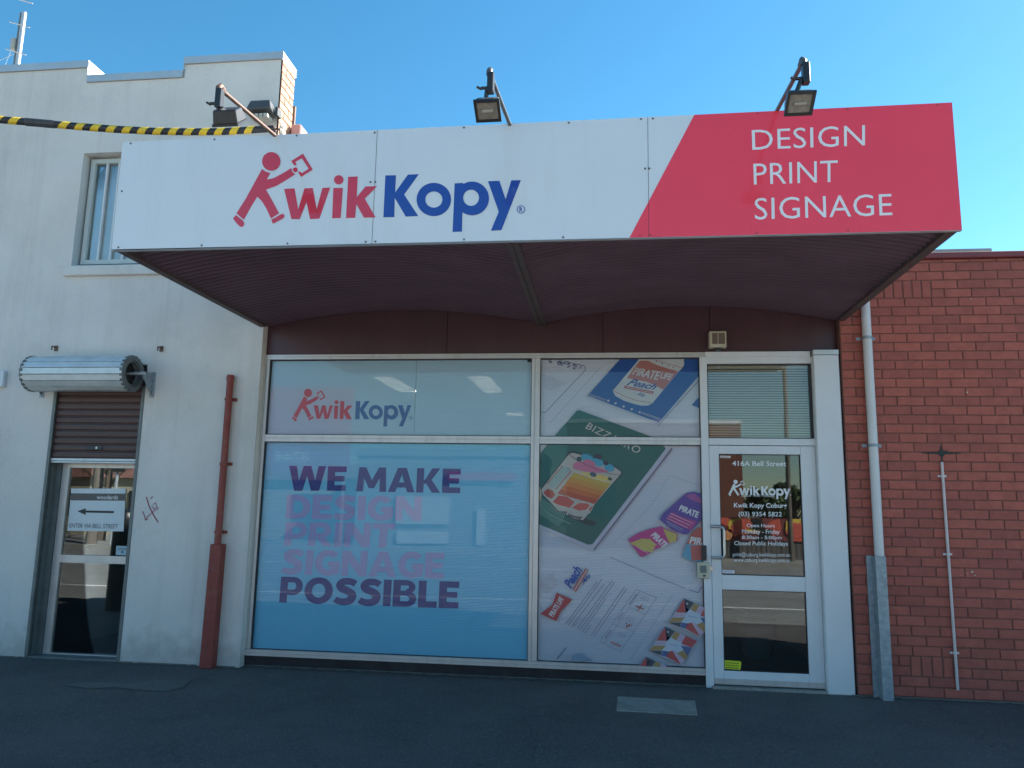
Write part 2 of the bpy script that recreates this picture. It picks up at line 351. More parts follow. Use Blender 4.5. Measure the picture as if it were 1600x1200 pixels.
# concrete pit lid
q = [gr(*p_) for p_ in ((963, 1111), (1090, 1118), (1086, 1096), (965, 1089))]
b = B(); b.hexa([(q[0][0], q[0][1], -.01), (q[1][0], q[1][1], -.01), (q[2][0], q[2][1], -.01), (q[3][0], q[3][1], -.01),
                 (q[0][0], q[0][1], .006), (q[1][0], q[1][1], .006), (q[2][0], q[2][1], .006), (q[3][0], q[3][1], .006)])
solo('pit_lid', b, M['concrete'], 'worn pale concrete pit lid set in the dark asphalt before the shop', 'pit lid', (q[0][0], q[0][1], 0), bevel=.003)

# ------------------------------------------------------------------ red brick wall (right)
XR, XL = 2.264, -3.597
WY = -.12                       # outer wall face
brick_mesh = {}
def brick_me(w_, h_, d=.02, ch=.003, key='x', mt=None):
    k = (round(w_, 3), round(h_, 3), key)
    if k in brick_mesh: return brick_mesh[k]
    b = B(); x, z = w_/2, h_/2
    def add(ax):
        pass
    if key == 'x':   # faces -y
        o = [(-x, 0, -z), (x, 0, -z), (x, 0, z), (-x, 0, z)]; i = [(-x+ch, 0, -z+ch), (x-ch, 0, -z+ch), (x-ch, 0, z-ch), (-x+ch, 0, z-ch)]
        bk = [(p[0], d, p[2]) for p in o]; md = [(p[0], ch, p[2]) for p in o]
    else:            # faces +x
        o = [(0, -x, -z), (0, x, -z), (0, x, z), (0, -x, z)]; i = [(0, -x+ch, -z+ch), (0, x-ch, -z+ch), (0, x-ch, z-ch), (0, -x+ch, z-ch)]
        bk = [(-d, p[1], p[2]) for p in o]; md = [(-ch, p[1], p[2]) for p in o]
    b.v = i+md+bk; b.f = [(0, 1, 2, 3)]
    for k_ in range(4):
        j = (k_+1) % 4; b.f.append((4+k_, 4+j, j, k_)); b.f.append((8+k_, 8+j, 4+j, 4+k_))
    b.m = [0]*len(b.f)
    me = b.mesh('brick', [mt]); brick_mesh[k] = me; return me

wall = thing('brick_wall', 'long red brick wall with brown joints right of the white shopfront column', 'wall', (XR+.9, WY, 0))
WO = ORG[wall.name]
x_end = 6.5
b = B(); b.box(2.215, x_end, WY+.009, .35, 0, 4.005); part('mortar', b, M['mortar'], wall)
b = B(); b.box(2.20, x_end+.03, WY-.035, .38, 4.008, 4.065)
part('coping', b, mat('maroon_coping', (.21, .045, .05), .5, var=.15, vs_=4), wall, bevel=.006)
Z0 = .532-6*.086; PITCH = .086
soldiers = []
def sold(px0, px1, pyb, pyt, n):
    xa, za = at(px0, pyb, WY); xb, zb = at(px1, pyt, WY); return xa, xb
sx_hi = (at(1381, 460, WY)[0], at(1455.5, 460, WY)[0]); sx_lo = (at(1422.8, 1040, WY)[0], at(1490.5, 1040, WY)[0])
row_hi = round((at(1430, 465, WY)[1]-Z0)/PITCH); row_lo = round((at(1450, 1058, WY)[1]-Z0)/PITCH)
bl = []
nrow = int((4.005-Z0)/PITCH)+1
ph15 = 2.574+.1215
for r_ in range(-1, nrow):
    z0 = Z0+r_*PITCH+.005; z1 = z0+PITCH-.010
    z0 = max(z0, .004); z1 = min(z1, 4.000)
    if z1-z0 < .015: continue
    odd = ((r_-6) % 2)
    start = 2.574 - (0 if odd else .121) - .242*3
    x = start
    while x < x_end:
        a, c = x+.005, x+.242-.005
        x += .242
        a = max(a, 2.222)
        c = min(c, x_end)
        if c-a < .03: continue
        segs = [(a, c)]
        for (s0, s1, rr) in ((*sx_hi, row_hi), (*sx_lo, row_lo)):
            if r_ in (rr, rr+1):
                ns = []
                for (p0, p1) in segs:
                    if p1 < s0 or p0 > s1: ns.append((p0, p1)); continue
                    if p0 < s0-.03: ns.append((p0, s0-.005))
                    if p1 > s1+.03: ns.append((s1+.005, p1))
                segs = ns
        for s in segs: bl.append((s[0], s[1], z0, z1))
for (s0, s1, rr, n) in ((*sx_hi, row_hi, 5), (*sx_lo, row_lo, 4)):
    ww = (s1-s0)/n
    for k in range(n): bl.append((s0+k*ww+.007, s0+(k+1)*ww-.007, Z0+rr*PITCH+.005, Z0+(rr+2)*PITCH-.005))
vis_x = at(1600, 750, WY)[0]+.02
def key(bk):
    return ((bk[1]-bk[0])*(bk[3]-bk[2]) if (bk[0] < vis_x and not (bk[2] > 3.4 and bk[0] < 2.5)) else 0)
bl.sort(key=lambda t: -round(key(t), 4)+t[2]*1e-4)
rest = B()
for i, (a, c, z0, z1) in enumerate(bl):
    yo = random.uniform(-.0015, .0015)
    if i < 298:
        o = bpy.data.objects.new('brick', brick_me(c-a, z1-z0, mt=M['brick'])); col.objects.link(o); o.parent = wall
        o.location = ((a+c)/2-WO[0], WY+yo-WO[1], (z0+z1)/2-WO[2]); o.rotation_euler = (0, random.uniform(-.003, .003), random.uniform(-.004, .004))
    else:
        me = brick_me(c-a, z1-z0, mt=M['brick']); n = len(rest.v)
        rest.v += [(v.co.x+(a+c)/2, v.co.y+WY+yo, v.co.z+(z0+z1)/2) for v in me.vertices]
        for p_ in me.polygons: rest.f.append(tuple(n+k for k in p_.vertices)); rest.m.append(0)
o = part('brick_rows', rest, M['brick'], wall); o['kind'] = 'stuff'
# lime runs and paint chips on the wall
b = B()
for (px, py, r_) in ((1519, 894, .012), (1512, 896, .006), (1524, 899, .007), (1511, 613, .009), (1517, 467, .006)):
    x, z = at(px, py, WY-.004); n = 9
    b.face([(x+r_*random.uniform(.5, 1.4)*math.cos(t*6.283/n), WY-.004, z+r_*random.uniform(.4, 1)*math.sin(t*6.283/n)) for t in range(n)])
part('paint_fleck', b, mat('pale_fleck', (.55, .5, .42), .8), wall)
# black spray mark round the conduit end
b = B(); x, z = at(1471, 708, WY-.004)
for k in range(5):
    a_ = (0, math.pi, math.pi/2, -math.pi/2, .4)[k]; l_ = (.17, .17, .07, .10, .06)[k]; w0 = .012
    dx, dz = math.cos(a_), math.sin(a_)
    y_ = WY-.0035-k*.0003
    b.face([(x-dz*w0, y_, z+dx*w0), (x+dz*w0, y_, z-dx*w0), (x+dx*l_+dz*.004, y_, z+dz*l_-dx*.004), (x+dx*l_-dz*.004, y_, z+dz*l_+dx*.004)])
b.face([(x+.028*math.cos(t*.7), WY-.0055, z+.034*math.sin(t*.7)) for t in range(9)])
part('sooty_mark', b, mat('soot', (.035, .045, .042), .9), wall)
# small roof plant unit seen above the coping
x0, z1 = at(1462, 391, 1.2); x1, _ = at(1543, 391, 1.2)
ru = thing('roof_unit', 'low louvred metal housing just showing above the red brick wall', 'roof unit', ((x0+x1)/2, 1.4, 4))
b = B(); b.box(x0-.9, x1, 1.2, 1.9, 4.0, z1-.06); part('housing', b, M['darkmetal'], ru)
b = B(); b.box(x0-.9, x1+.03, 1.17, 1.93, z1-.057, z1); b.box(x1-.12, x1+.03, 1.17, 1.197, 4.0, z1-.06); part('lid', b, M['reveal'], ru)
for k in range(7):
    xx = x0+.02+k*.085
    b = B(); b.box(xx, xx+.05, 1.18, 1.197, 4.1, z1-.07); part('louvre', b, M['galv'], ru)

# ------------------------------------------------------------------ downpipe and conduit on the brick wall
PY = WY-.055
dx0, dz0 = at(1353.5, 484, PY); dx1, dz1 = at(1373, 868, PY); xg, zg = at(1384, 1090, PY)
xp = (dx0+dx1)/2
dp = thing('downpipe', 'white plastic downpipe entering a galvanised guard on the red brick wall', 'downpipe', (xp, PY, 0))
b = B(); b.tube([(xp, PY, .3), (xp, PY, 3.62)], .041, 20); part('pipe', b, M['pvc'], dp, smooth=True)
gx0, gz0 = at(1361, 869, PY-.06); gx1, _ = at(1386, 869, PY-.06); gx0b, _ = at(1369, 1088, PY-.06); gx1b, _ = at(1394, 1088, PY-.06)
gx0 = (gx0+gx0b)/2; gx1 = (gx1+gx1b)/2
b = B(); b.box(gx0, gx0+.045, WY-.02, WY-.004, .0, gz0); b.box(gx0+.045, gx0+.049, PY-.065, WY-.004, 0, gz0); b.box(gx0+.049, gx1, PY-.065, PY-.061, 0, gz0); b.box(gx1-.004, gx1, PY-.0605, WY-.004, 0, gz0)
part('guard', b, M['galvpipe'], dp)
for py in (528, 696):
    z = at(1356, py, PY)[1]
    b = B(); b.tube([(xp, PY, z-.014), (xp, PY, z+.014)], .0455, 20); b.box(xp-.085, xp-.04, WY-.012, WY-.004, z-.014, z+.014); b.box(xp+.04, xp+.085, WY-.012, WY-.004, z-.014, z+.014)
    part('bracket', b, M['galvpipe'], dp)
cx0, cz0 = at(1472, 722, WY-.02); cx1, cz1 = at(1496, 1078, WY-.02); xc = (cx0+cx1)/2
cd = thing('conduit', 'thin white conduit held by clips low on the red brick wall', 'conduit', (xc, WY-.02, 0))
b = B(); b.tube([(xc, WY-.02, cz1), (xc, WY-.02, cz0)], .0125, 12); part('pipe', b, mat('pinkish_white_plastic', (.60, .53, .52), .5, var=.08), cd, smooth=True)
for py in (744, 866, 1020):
    z = at(1480, py, WY-.02)[1]
    b = B(); b.box(xc-.038, xc+.038, WY-.009, WY-.0035, z-.009, z+.009); b.tube([(xc, WY-.02, z-.009), (xc, WY-.02, z+.009)], .0155, 12); part('clip', b, M['pvc'], cd)

# ------------------------------------------------------------------ flat print helper
_txt = {}
def text_tris(s, bold=0.0, shear=0.0, sp=1.0):
    k = (s, bold, shear, sp)
    if k in _txt: return _txt[k]
    cu = bpy.data.curves.new('t', 'FONT'); cu.body = s; cu.offset = bold; cu.shear = shear; cu.resolution_u = 3; cu.space_character = sp
    ob = bpy.data.objects.new('t', cu); me = bpy.data.meshes.new_from_object(ob)
    vs_ = [(v.co.x, v.co.y) for v in me.vertices]; fs = [tuple(p.vertices) for p in me.polygons]
    bpy.data.objects.remove(ob); bpy.data.curves.remove(cu); bpy.data.meshes.remove(me)
    xs = [v[0] for v in vs_]; ys = [v[1] for v in vs_]; x0, x1, y0, y1 = min(xs), max(xs), min(ys), max(ys)
    vs_ = [((x-x0)/(x1-x0), (y-y0)/(y1-y0)) for x, y in vs_]
    _txt[k] = (vs_, fs); return _txt[k]
class Flat:
    """flat print lying on the plane y = Y, built up in thin coats towards the street"""
    def __init__(s, Y, clip=None, step=.0004): s.Y = Y; s.y = Y; s.b = B(); s.mats = []; s.clip = clip; s.step = step
    def m(s, mt):
        if mt not in s.mats: s.mats.append(mt)
        s.b.mi = s.mats.index(mt)
    def layer(s): s.y -= s.step
    def clp(s, pts):
        if not s.clip: return pts
        x0, x1, y0, y1 = s.clip
        for (ax, lim, sg) in ((0, x0, 1), (0, x1, -1), (1, y0, 1), (1, y1, -1)):
            out = []
            for i in range(len(pts)):
                p, q_ = pts[i-1], pts[i]; a = sg*(p[ax]-lim) >= 0; c = sg*(q_[ax]-lim) >= 0
                if a != c:
                    t = (lim-p[ax])/(q_[ax]-p[ax]); out.append((p[0]+t*(q_[0]-p[0]), p[1]+t*(q_[1]-p[1])))
                if c: out.append(q_)
            pts = out
            if not pts: return []
        return pts
    def wpoly(s, pts, mt):          # world x,z
        s.m(mt); s.layer(); s.b.face([(x, s.y, z) for x, z in pts]); return s
    def poly(s, pts, mt):           # photograph pixels
        pts = s.clp(list(pts))
        if len(pts) < 3: return s
        s.m(mt); s.layer(); s.b.face([(*(lambda a: (a[0], s.y, a[1]))(at(px, py, s.Y)),) for px, py in pts]); return s
    def line(s, pts, w_, mt, dash=None):
        for (a, c) in zip(pts[:-1], pts[1:]):
            dx, dy = c[0]-a[0], c[1]-a[1]; l_ = math.hypot(dx, dy) or 1; nx, ny = -dy/l_*w_/2, dx/l_*w_/2
            if not dash: s.poly([(a[0]+nx, a[1]+ny), (c[0]+nx, c[1]+ny), (c[0]-nx, c[1]-ny), (a[0]-nx, a[1]-ny)], mt)
            else:
                t = 0; yy = s.y
                while t < l_:
                    e = min(l_, t+random.uniform(.5, 1.8)*dash); u0, u1 = t/l_, e/l_
                    p0 = (a[0]+dx*u0, a[1]+dy*u0); p1 = (a[0]+dx*u1, a[1]+dy*u1)
                    s.y = yy; s.poly([(p0[0]+nx, p0[1]+ny), (p1[0]+nx, p1[1]+ny), (p1[0]-nx, p1[1]-ny), (p0[0]-nx, p0[1]-ny)], mt)
                    t = e+random.uniform(.15, .35)*dash
        return s
    def ell(s, cx, cy_, rx, ry, mt, rot=0, n=28):
        c_, s_ = math.cos(rot), math.sin(rot)
        return s.poly([(cx+rx*math.cos(t)*c_-ry*math.sin(t)*s_, cy_+rx*math.cos(t)*s_+ry*math.sin(t)*c_) for t in [2*math.pi*k/n for k in range(n)]], mt)
    def ring(s, cx, cy_, rx, ry, ix_, iy, mt, rot=0, n=32, icx=None, icy=None):
        c_, s_ = math.cos(rot), math.sin(rot); icx = cx if icx is None else icx; icy = cy_ if icy is None else icy
        def P(cx, cy_, rx, ry, t): return (cx+rx*math.cos(t)*c_-ry*math.sin(t)*s_, cy_+rx*math.cos(t)*s_+ry*math.sin(t)*c_)
        yy = s.y
        for k in range(n):
            t0, t1 = 2*math.pi*k/n, 2*math.pi*(k+1)/n
            s.y = yy
            s.poly([P(cx, cy_, rx, ry, t0), P(cx, cy_, rx, ry, t1), P(icx, icy, ix_, iy, t1), P(icx, icy, ix_, iy, t0)], mt)
        return s
    def text(s, st, quad, mt, bold=0, shear=0, sp=1.0):    # quad px: BL BR TR TL
        vs_, fs = text_tris(st, bold, shear, sp); s.m(mt); s.layer(); n = len(s.b.v); BL, BR, TR, TL = quad
        for u, v in vs_:
            px = (1-u)*(1-v)*BL[0]+u*(1-v)*BR[0]+u*v*TR[0]+(1-u)*v*TL[0]
            py = (1-u)*(1-v)*BL[1]+u*(1-v)*BR[1]+u*v*TR[1]+(1-u)*v*TL[1]
            x, z = at(px, py, s.Y); s.b.v.append((x, s.y, z))
        for f in fs: s.b.f.append(tuple(n+i for i in f)); s.b.m.append(s.b.mi)
        return s
    def wtext(s, st, x0, x1, z0, z1, mt, bold=0, shear=0, sp=1.0, flip=False):
        vs_, fs = text_tris(st, bold, shear, sp); s.m(mt); s.layer(); n = len(s.b.v)
        for u, v in vs_: s.b.v.append((x0+(x1-x0)*u, s.y, z0+(z1-z0)*v))
        for f in fs: s.b.f.append(tuple(n+i for i in f)); s.b.m.append(s.b.mi)
        return s
    def make(s, name, parent=None, **kw): return part(name, s.b, s.mats, parent, tri=True)

# the walking-figure wordmark, traced on the fascia and reused at other sizes
def c4(pts): return [(360+x*.133333, 220+y*.133333) for x, y in pts]
def c2(pts): return [(340+x*.325, 180+y*.325) for x, y in pts]
FIG = [c4([(372,330),(400,352),(440,372),(470,376),(428,455),(500,440),(600,390),(715,320),(722,355),(740,378),(765,392),(640,470),(540,530),(418,573),(480,680),(572,850),(525,880),(476,912),(420,790),(370,710),(316,656),(240,780),(160,925),(115,890),(72,850),(180,680)]),
       c4([(66,870),(110,905),(152,940),(165,970),(158,995),(140,1010),(112,1006),(80,975),(30,912)]),
       c4([(480,925),(530,900),(580,868),(610,856),(633,868),(634,892),(618,912),(500,974)]),
       c4([(715,238),(852,152),(966,338),(830,425),(798,375),(812,358),(838,380),(918,330),(838,205),(760,250),(778,282),(752,292)])]
FIGC = [(c4([(481,243)])[0], 14.3, 14.6), (c4([(762,342)])[0], 3.7, 3.7)]
WIK = [c2([(320,355),(370,352),(388,452),(418,352),(458,350),(477,452),(504,350),(542,348),(490,498),(445,500),(428,418),(395,500),(355,500)]),
       c2([(557,350),(603,350),(592,495),(551,496)]),
       c2([(628,297),(674,295),(669,395),(712,343),(767,342),(708,402),(760,492),(704,493),(667,427),(662,494),(618,495)])]
WIKC = [(c2([(583,311)])[0], 7.4, 7.2)]
KOPY = [c2([(807,290),(858,289),(854,372),(915,286),(968,284),(897,382),(965,485),(905,488),(852,398),(850,490),(797,491)]),
        c2([(1140,328),(1181,326),(1175,560),(1130,562)]),
        c2([(1300,318),(1355,316),(1385,405),(1412,314),(1458,313),(1365,553),(1314,556),(1352,465)])]
O_ = (c2([(1040,406)])[0], 83*.325, 80*.325, 41*.325, 39*.325)
P_ = (c2([(1224,401)])[0], 81*.325, 81*.325, 38*.325, 39*.325)
RG = (c2([(1459,454)])[0], 6.0, 6.0)
AY = -2.583                     # face of the fascia panels
lx0, lz0 = at(*c2([(72, 497)])[0], AY); lx1, lz1 = at(*c2([(1477, 454)])[0], AY)
def wordmark(Y, x0=None, z0=None, sc=1.0, mats=None):
    """returns three prints: figure, first word, second word"""
    outs = []
    def T(px, py):
        x, z = at(px, py, AY); return (x, z) if x0 is None else (x0+(x-lx0)*sc, z0+(z-lz0)*sc)
    def circ(f, c, rx, ry, mt, n=36): f.wpoly([T(c[0]+rx*math.cos(6.28319*k/n), c[1]+ry*math.sin(6.28319*k/n)) for k in range(n)], mt)
    def ring(f, c, rx, ry, ix_, iy, mt, n=44, ic=None):
        ic = ic or c; f.m(mt); f.layer()
        for k in range(n):
            t0, t1 = 6.283185*k/n, 6.283185*(k+1)/n
            f.b.face([(lambda a: (a[0], f.y, a[1]))(T(*q_)) for q_ in ((c[0]+rx*math.cos(t0), c[1]+ry*math.sin(t0)), (c[0]+rx*math.cos(t1), c[1]+ry*math.sin(t1)), (ic[0]+ix_*math.cos(t1), ic[1]+iy*math.sin(t1)), (ic[0]+ix_*math.cos(t0), ic[1]+iy*math.sin(t0)))])
    r_, bl_ = mats
    f = Flat(Y)
    for p in FIG: f.wpoly([T(*q_) for q_ in p], r_)
    for c, a, e in FIGC: circ(f, c, a, e, r_)
    outs.append(f); f = Flat(Y)
    for p in WIK: f.wpoly([T(*q_) for q_ in p], r_)
    for c, a, e in WIKC: circ(f, c, a, e, r_)
    outs.append(f); f = Flat(Y)
    for p in KOPY: f.wpoly([T(*q_) for q_ in p], bl_)
    ring(f, O_[0], *O_[1:], bl_); f.y -= .0004; ring(f, P_[0], *P_[1:], bl_, ic=(P_[0][0]-1.6, P_[0][1]-1))
    ring(f, RG[0], 6.3, 6.3, 5.3, 5.3, bl_)
    vs_, fs = text_tris('R', .02); f.m(bl_); f.layer(); n = len(f.b.v)
    for u, v in vs_:
        x, z = T(RG[0][0]-2.4+4.8*u, RG[0][1]+3.4-6.8*v); f.b.v.append((x, f.y, z))
    for q_ in fs: f.b.f.append(tuple(n+i for i in q_)); f.b.m.append(f.b.mi)
    outs.append(f)
    return outs

# ------------------------------------------------------------------ rendered building (left)
LB = thing('rendered_building', 'two storey white rendered building with stepped metal parapet left of the shop', 'building', (-5, WY, 0))
xA = at(139, 96, WY)[0]; xB = at(290, 100, WY)[0]; xC = -3.56
zA, zC, zB = 6.485, 6.30, 6.46
# openings
dxa = (at(82, 612, WY)[0]+at(40, 1034, WY)[0])/2; dxb = (at(226, 612, WY)[0]+at(187, 1038, WY)[0])/2; dzt = 3.02
wxa = -5.83; wxb = -4.72; wzb = at(108, 416, WY)[1]; wzt = at(128, 239.6, WY)[1]
b = B(); TH = .33; Y1 = WY+TH
XW = -16
b.box(XW, dxa, WY, Y1, -.02, dzt); b.box(dxb, xC, WY, Y1, -.02, dzt)
b.box(XW, xC, WY, Y1, dzt, wzb)
b.box(XW, wxa, WY, Y1, wzb, wzt); b.box(wxb, xC, WY, Y1, wzb, wzt)
b.box(XW, xC, WY, Y1, wzt, zC); b.box(XW, xA, WY, Y1, zC, zA); b.box(xB, xC-.012, WY, Y1, zC, zB)
part('wall', b, M['render'], LB)
b = B(); b.box(XW, xC-.02, Y1, 9, 3.2, 5.9); b.box(xC-.25, xC-.02, Y1, 9, 0, 3.2)
part('rear_walls', b, M['reveal'], LB)
# coping
def coping(x0, x1, z, lip=.085):
    c = B(); c.box(x0, x1, WY-.022, Y1+.03, z, z+.012+lip-.085); c.box(x0, x1, WY-.022, WY-.010, z-lip+.012, z); c.box(x0, x1, Y1+.018, Y1+.03, z-lip+.012, z)
    part('coping', c, M['galv'], LB)
coping(XW, xA+.012, zA+.075); coping(xA+.014, xB-.014, zC+.075); coping(xB-.012, xC+.012, zB+.075)
b = B(); b.box(xA, xA+.012, WY-.021, Y1+.029, zC+.09, zA+.074); part('coping_upstand', b, M['galv'], LB)
b = B(); b.box(xB-.012, xB, WY-.021, Y1+.029, zC+.09, zB+.074); part('coping_upstand', b, M['galv'], LB)
b = B(); b.box(xC, xC+.012, WY-.021, Y1+.029, zB+.074-.085, zB+.074); part('coping_end', b, M['galv'], LB)
b = B(); b.box(XW, xA, WY, Y1, zA, zA+.073); b.box(xA, xB, WY, Y1, zC, zC+.073); b.box(xB, xC, WY, Y1, zB, zB+.073); part('coping_packer', b, M['reveal'], LB)
# brick return of the parapet (faces the sun)
b = B(); b.box(xC-.012, xC+.002, WY, Y1, 3.9, zB); part('mortar', b, mat('dark_mortar', (.16, .10, .075), .95), LB)
LO = ORG[LB.name]
k = 0; z = 4.0
while z < zB-.02:
    h = min(.076, zB-z-.004)
    for (y0, y1) in (((0, .105), (.115, .33)) if k % 2 else ((0, .215), (.225, .33))):
        if h > .03:
            o = bpy.data.objects.new('brick', brick_me(y1-y0, h, key='y', mt=M['pbrick'])); col.objects.link(o); o.parent = LB
            o.location = (xC+.009-LO[0]+random.uniform(-.001, .001), WY+(y0+y1)/2-LO[1], z+h/2-LO[2])
    z += .086; k += 1
# stains under the coping step
# upper window
wn = B(); fy = WY+.10
fw = .05
wn.box(wxa+.03, wxa+.03+fw, fy, fy+.05, wzb+.06, wzt-.03); wn.box(wxb-.03-fw, wxb-.03, fy, fy+.05, wzb+.06, wzt-.03)
wn.box(wxa+.03, wxb-.03, fy-.002, fy+.052, wzt-.08, wzt-.03); wn.box(wxa+.03, wxb-.03, fy-.002, fy+.052, wzb+.05, wzb+.10)
wo_ = part('window', wn, mat('pale_green_frame', (.50, .54, .52), .5, var=.06), LB)
b = B()
for k in range(1, 7):
    xx = wxa+.08+k*.145
    b = B(); b.box(xx-.009, xx+.009, fy+.004, fy+.03, wzb+.10, wzt-.08); part('glazing_bar', b, M['white'], wo_)
b = B(); b.box(wxa+.08, wxb-.08, fy+.034, fy+.040, wzb+.10, wzt-.08); part('pane', b, M['glassup'], wo_)
b = B()
n = 40
for k in range(n):
    xx0 = wxa+.08+(wxb-wxa-.16)*k/n; xx1 = wxa+.08+(wxb-wxa-.16)*(k+1)/n
    y0 = fy+.065+.012*math.sin(k*.9); y1_ = fy+.065+.012*math.sin((k+1)*.9)
    b.face([(xx0, y0, wzb+.05), (xx1, y1_, wzb+.05), (xx1, y1_, wzt), (xx0, y0, wzt)])
part('net_curtain', b, mat('grey_net', (.50, .54, .55), .9), wo_)
b = B(); b.box(wxa-.06, wxb+.06, WY-.045, WY-.001, wzb-.12, wzb-.005)
part('window_sill', b, M['render'], LB, bevel=.01)
b = B(); b.box(wxa-.0, wxb, fy, Y1, wzb, wzb+.03); b.box(wxa, wxb, Y1, Y1+.01, wzb, wzt); part('window_lining', b, M['reveal'], LB)
# door: aluminium frame with mid rail
dy = WY+.14
z_b = .0; gtop = at(145, 731, dy)[1]; mrz1 = at(140, 868, dy)[1]; mrz0 = at(140, 880, dy)[1]; brz = at(120, 1022, dy)[1]
stx = dxa+.17
DR = B(); DR.box(dxa+.09, stx, dy, dy+.045, 0.02, gtop+.05)
door = part('glazed_door', DR, M['alu'], LB)
for (za_, zb_) in ((gtop, gtop+.05), (mrz0, mrz1), (.02, brz)):
    b = B(); b.box(stx, dxb-.03, dy, dy+.045, za_, zb_); part('rail', b, M['alu'], door)
b = B(); b.box(dxb-.028, dxb-.005, dy-.01, dy+.045, 0, gtop+.05); b.box(dxa+.005, dxa+.085, dy-.02, dy+.045, 0, gtop+.05); part('stile', b, M['guide'], door)
for (za_, zb_) in ((mrz1, gtop), (brz, mrz0)):
    b = B(); b.box(stx, dxb-.028, dy+.02, dy+.026, za_, zb_); part('pane', b, M['glassdoor'], door)
b = B(); b.tube([(dxb-.055, dy-.012, (mrz0+mrz1)/2), (dxb-.055, dy, (mrz0+mrz1)/2)], .022, 16); part('lock', b, M['chrome'], door)
b = B(); b.box(dxa, dxb, WY+.01, dy+.05, -.01, .018); part('door_sill', b, M['guide'], LB)
# inside the doorway
b = B(); b.box(dxa-.10, dxa-.02, Y1+.01, 6, 0, 3.1); b.box(dxb+1.5, dxb+1.6, Y1+.01, 6, 0, 3.1); b.box(dxa-.1, dxb+1.6, 6, 6.1, 0, 3.1); b.box(dxa-.1, dxb+1.6, Y1, 6.1, 3.1, 3.18)
part('hall_wall', b, M['inwall'], LB)
b = B(); b.box(dxa-.1, dxb+1.6, Y1-.01, 6.1, 0.004, .008); part('hall_floor', b, M['infloor'], LB)
b = B(); b.tube([(dxb-.28, .55, 0.01), (dxb-.28, .55, 2.4)], .045, 12); part('hall_post', b, M['inwall'], LB)
# small rusty hooks, cable box, tag
for i, (px, py) in enumerate(((85, 545), (250, 546))):
    x, z = at(px, py, WY-.03); b = B(); b.box(x-.018, x+.018, WY-.012, WY-.001, z-.02, z+.04); b.tube([(x, WY-.01, z+.02), (x, WY-.07, z+.02), (x, WY-.07, z-.02)], .008, 8)
    solo('wall_hook', b, M['arm'], ('rusty hook in the render above the left end of the shutter roll', 'rusty hook in the render above the right end of the shutter roll')[i], 'hook', (x, WY, z))
x, z = at(2, 592, WY-.04); b = B(); b.box(x-.14, x+.03, WY-.05, WY-.002, z-.085, z+.09)
solo('junction_box', b, M['white'], 'small white box on the render left of the shutter roll', 'junction box', (x, WY, z), bevel=.006)
tagf = Flat(WY-.0025)
tm = mat('faded_red_spray', (.32, .06, .08), .8)
T6 = lambda pts: [(0+x*.46667, 500+y*.46667) for x, y in pts]
for pl, w_ in (([(490,592),(500,625),(515,655),(530,678)], 1.7), ([(532,628),(515,640),(497,655),(488,668)], 1.1), ([(478,640),(484,655),(487,670),(495,668)], 1.2), ([(512,618),(522,612),(526,625),(515,634),(510,622)], .9), ([(505,600),(512,590)], .9)):
    tagf.line(T6(pl), w_, tm)
tagf.make('graffiti_tag', LB)

# ------------------------------------------------------------------ roller shutter over the left door
DYc = WY-.215; DR_ = .185
rx0 = at(52, 585, DYc)[0]; rx1 = at(207, 583, DYc)[0]; rz = at(130, 584, DYc)[1]
rs = thing('roller_shutter', 'half lowered brown roller shutter with exposed silver roll above the left door', 'roller shutter', ((rx0+rx1)/2, WY, 0))
NS = 17
for k in range(NS):
    t0 = 2*math.pi*k/NS+.02; t1 = 2*math.pi*(k+1)/NS-.02
    def P(t, r, x): return (x, DYc+r*math.cos(t), rz+r*math.sin(t))
    b = B(); tm_ = (t0+t1)/2
    b.hexa([P(t0, DR_-.02, rx0), P(t0, DR_-.02, rx1), P(t0, DR_, rx1), P(t0, DR_, rx0), P(t1, DR_-.02, rx0), P(t1, DR_-.02, rx1), P(t1, DR_, rx1), P(t1, DR_, rx0)])
    part('roll_slat', b, M['silver'], rs)
def ringx(b, x0, x1, ro, ri, n=44, wob=0):
    for k in range(n):
        t0, t1 = 2*math.pi*k/n, 2*math.pi*(k+1)/n
        r0 = ro+(wob if k % 2 else 0)
        P = lambda t, r, x: (x, DYc+r*math.cos(t), rz+r*math.sin(t))
        b.hexa([P(t0, ri, x0), P(t0, ri, x1), P(t0, r0, x1), P(t0, r0, x0), P(t1, ri, x0), P(t1, ri, x1), P(t1, r0, x1), P(t1, r0, x0)])
b = B(); ringx(b, rx1-.02, rx1+.012, DR_-.003, DR_-.05, 44, .008); ringx(b, rx1-.02, rx1+.004, DR_-.055, DR_-.068, 44); part('roll_end', b, M['guide'], rs)
b = B(); ringx(b, rx0-.012, rx0+.02, DR_-.003, .04, 44, .008); part('roll_end', b, M['guide'], rs)
b = B(); b.tube([(rx0+.01, DYc, rz), (rx1-.06, DYc, rz)], DR_-.055, 28); part('drum', b, M['dark'], rs)
b = B(); b.tube([(rx0-.09, DYc, rz), (rx1+.14, DYc, rz)], .016, 12); part('axle', b, M['galv'], rs, smooth=True)
for xx in (rx0-.05, rx1+.095):
    b = B(); b.hexa([(xx, WY-.002, rz-.20), (xx+.006, WY-.002, rz-.20), (xx+.006, WY-.012, rz-.20), (xx, WY-.012, rz-.20), (xx, WY-.002, rz+.03), (xx+.006, WY-.002, rz+.03), (xx+.006, DYc-.03, rz+.03), (xx, DYc-.03, rz+.03)])
    b.box(xx-.02, xx+.03, WY-.008, WY-.001, rz-.22, rz+.05)
    part('bracket', b, M['galvpipe'], rs)
sl_y = WY+.035
zbot = at(145, 716, sl_y)[1]; ztop = rz-.02; nsl = 13; sh = .0735
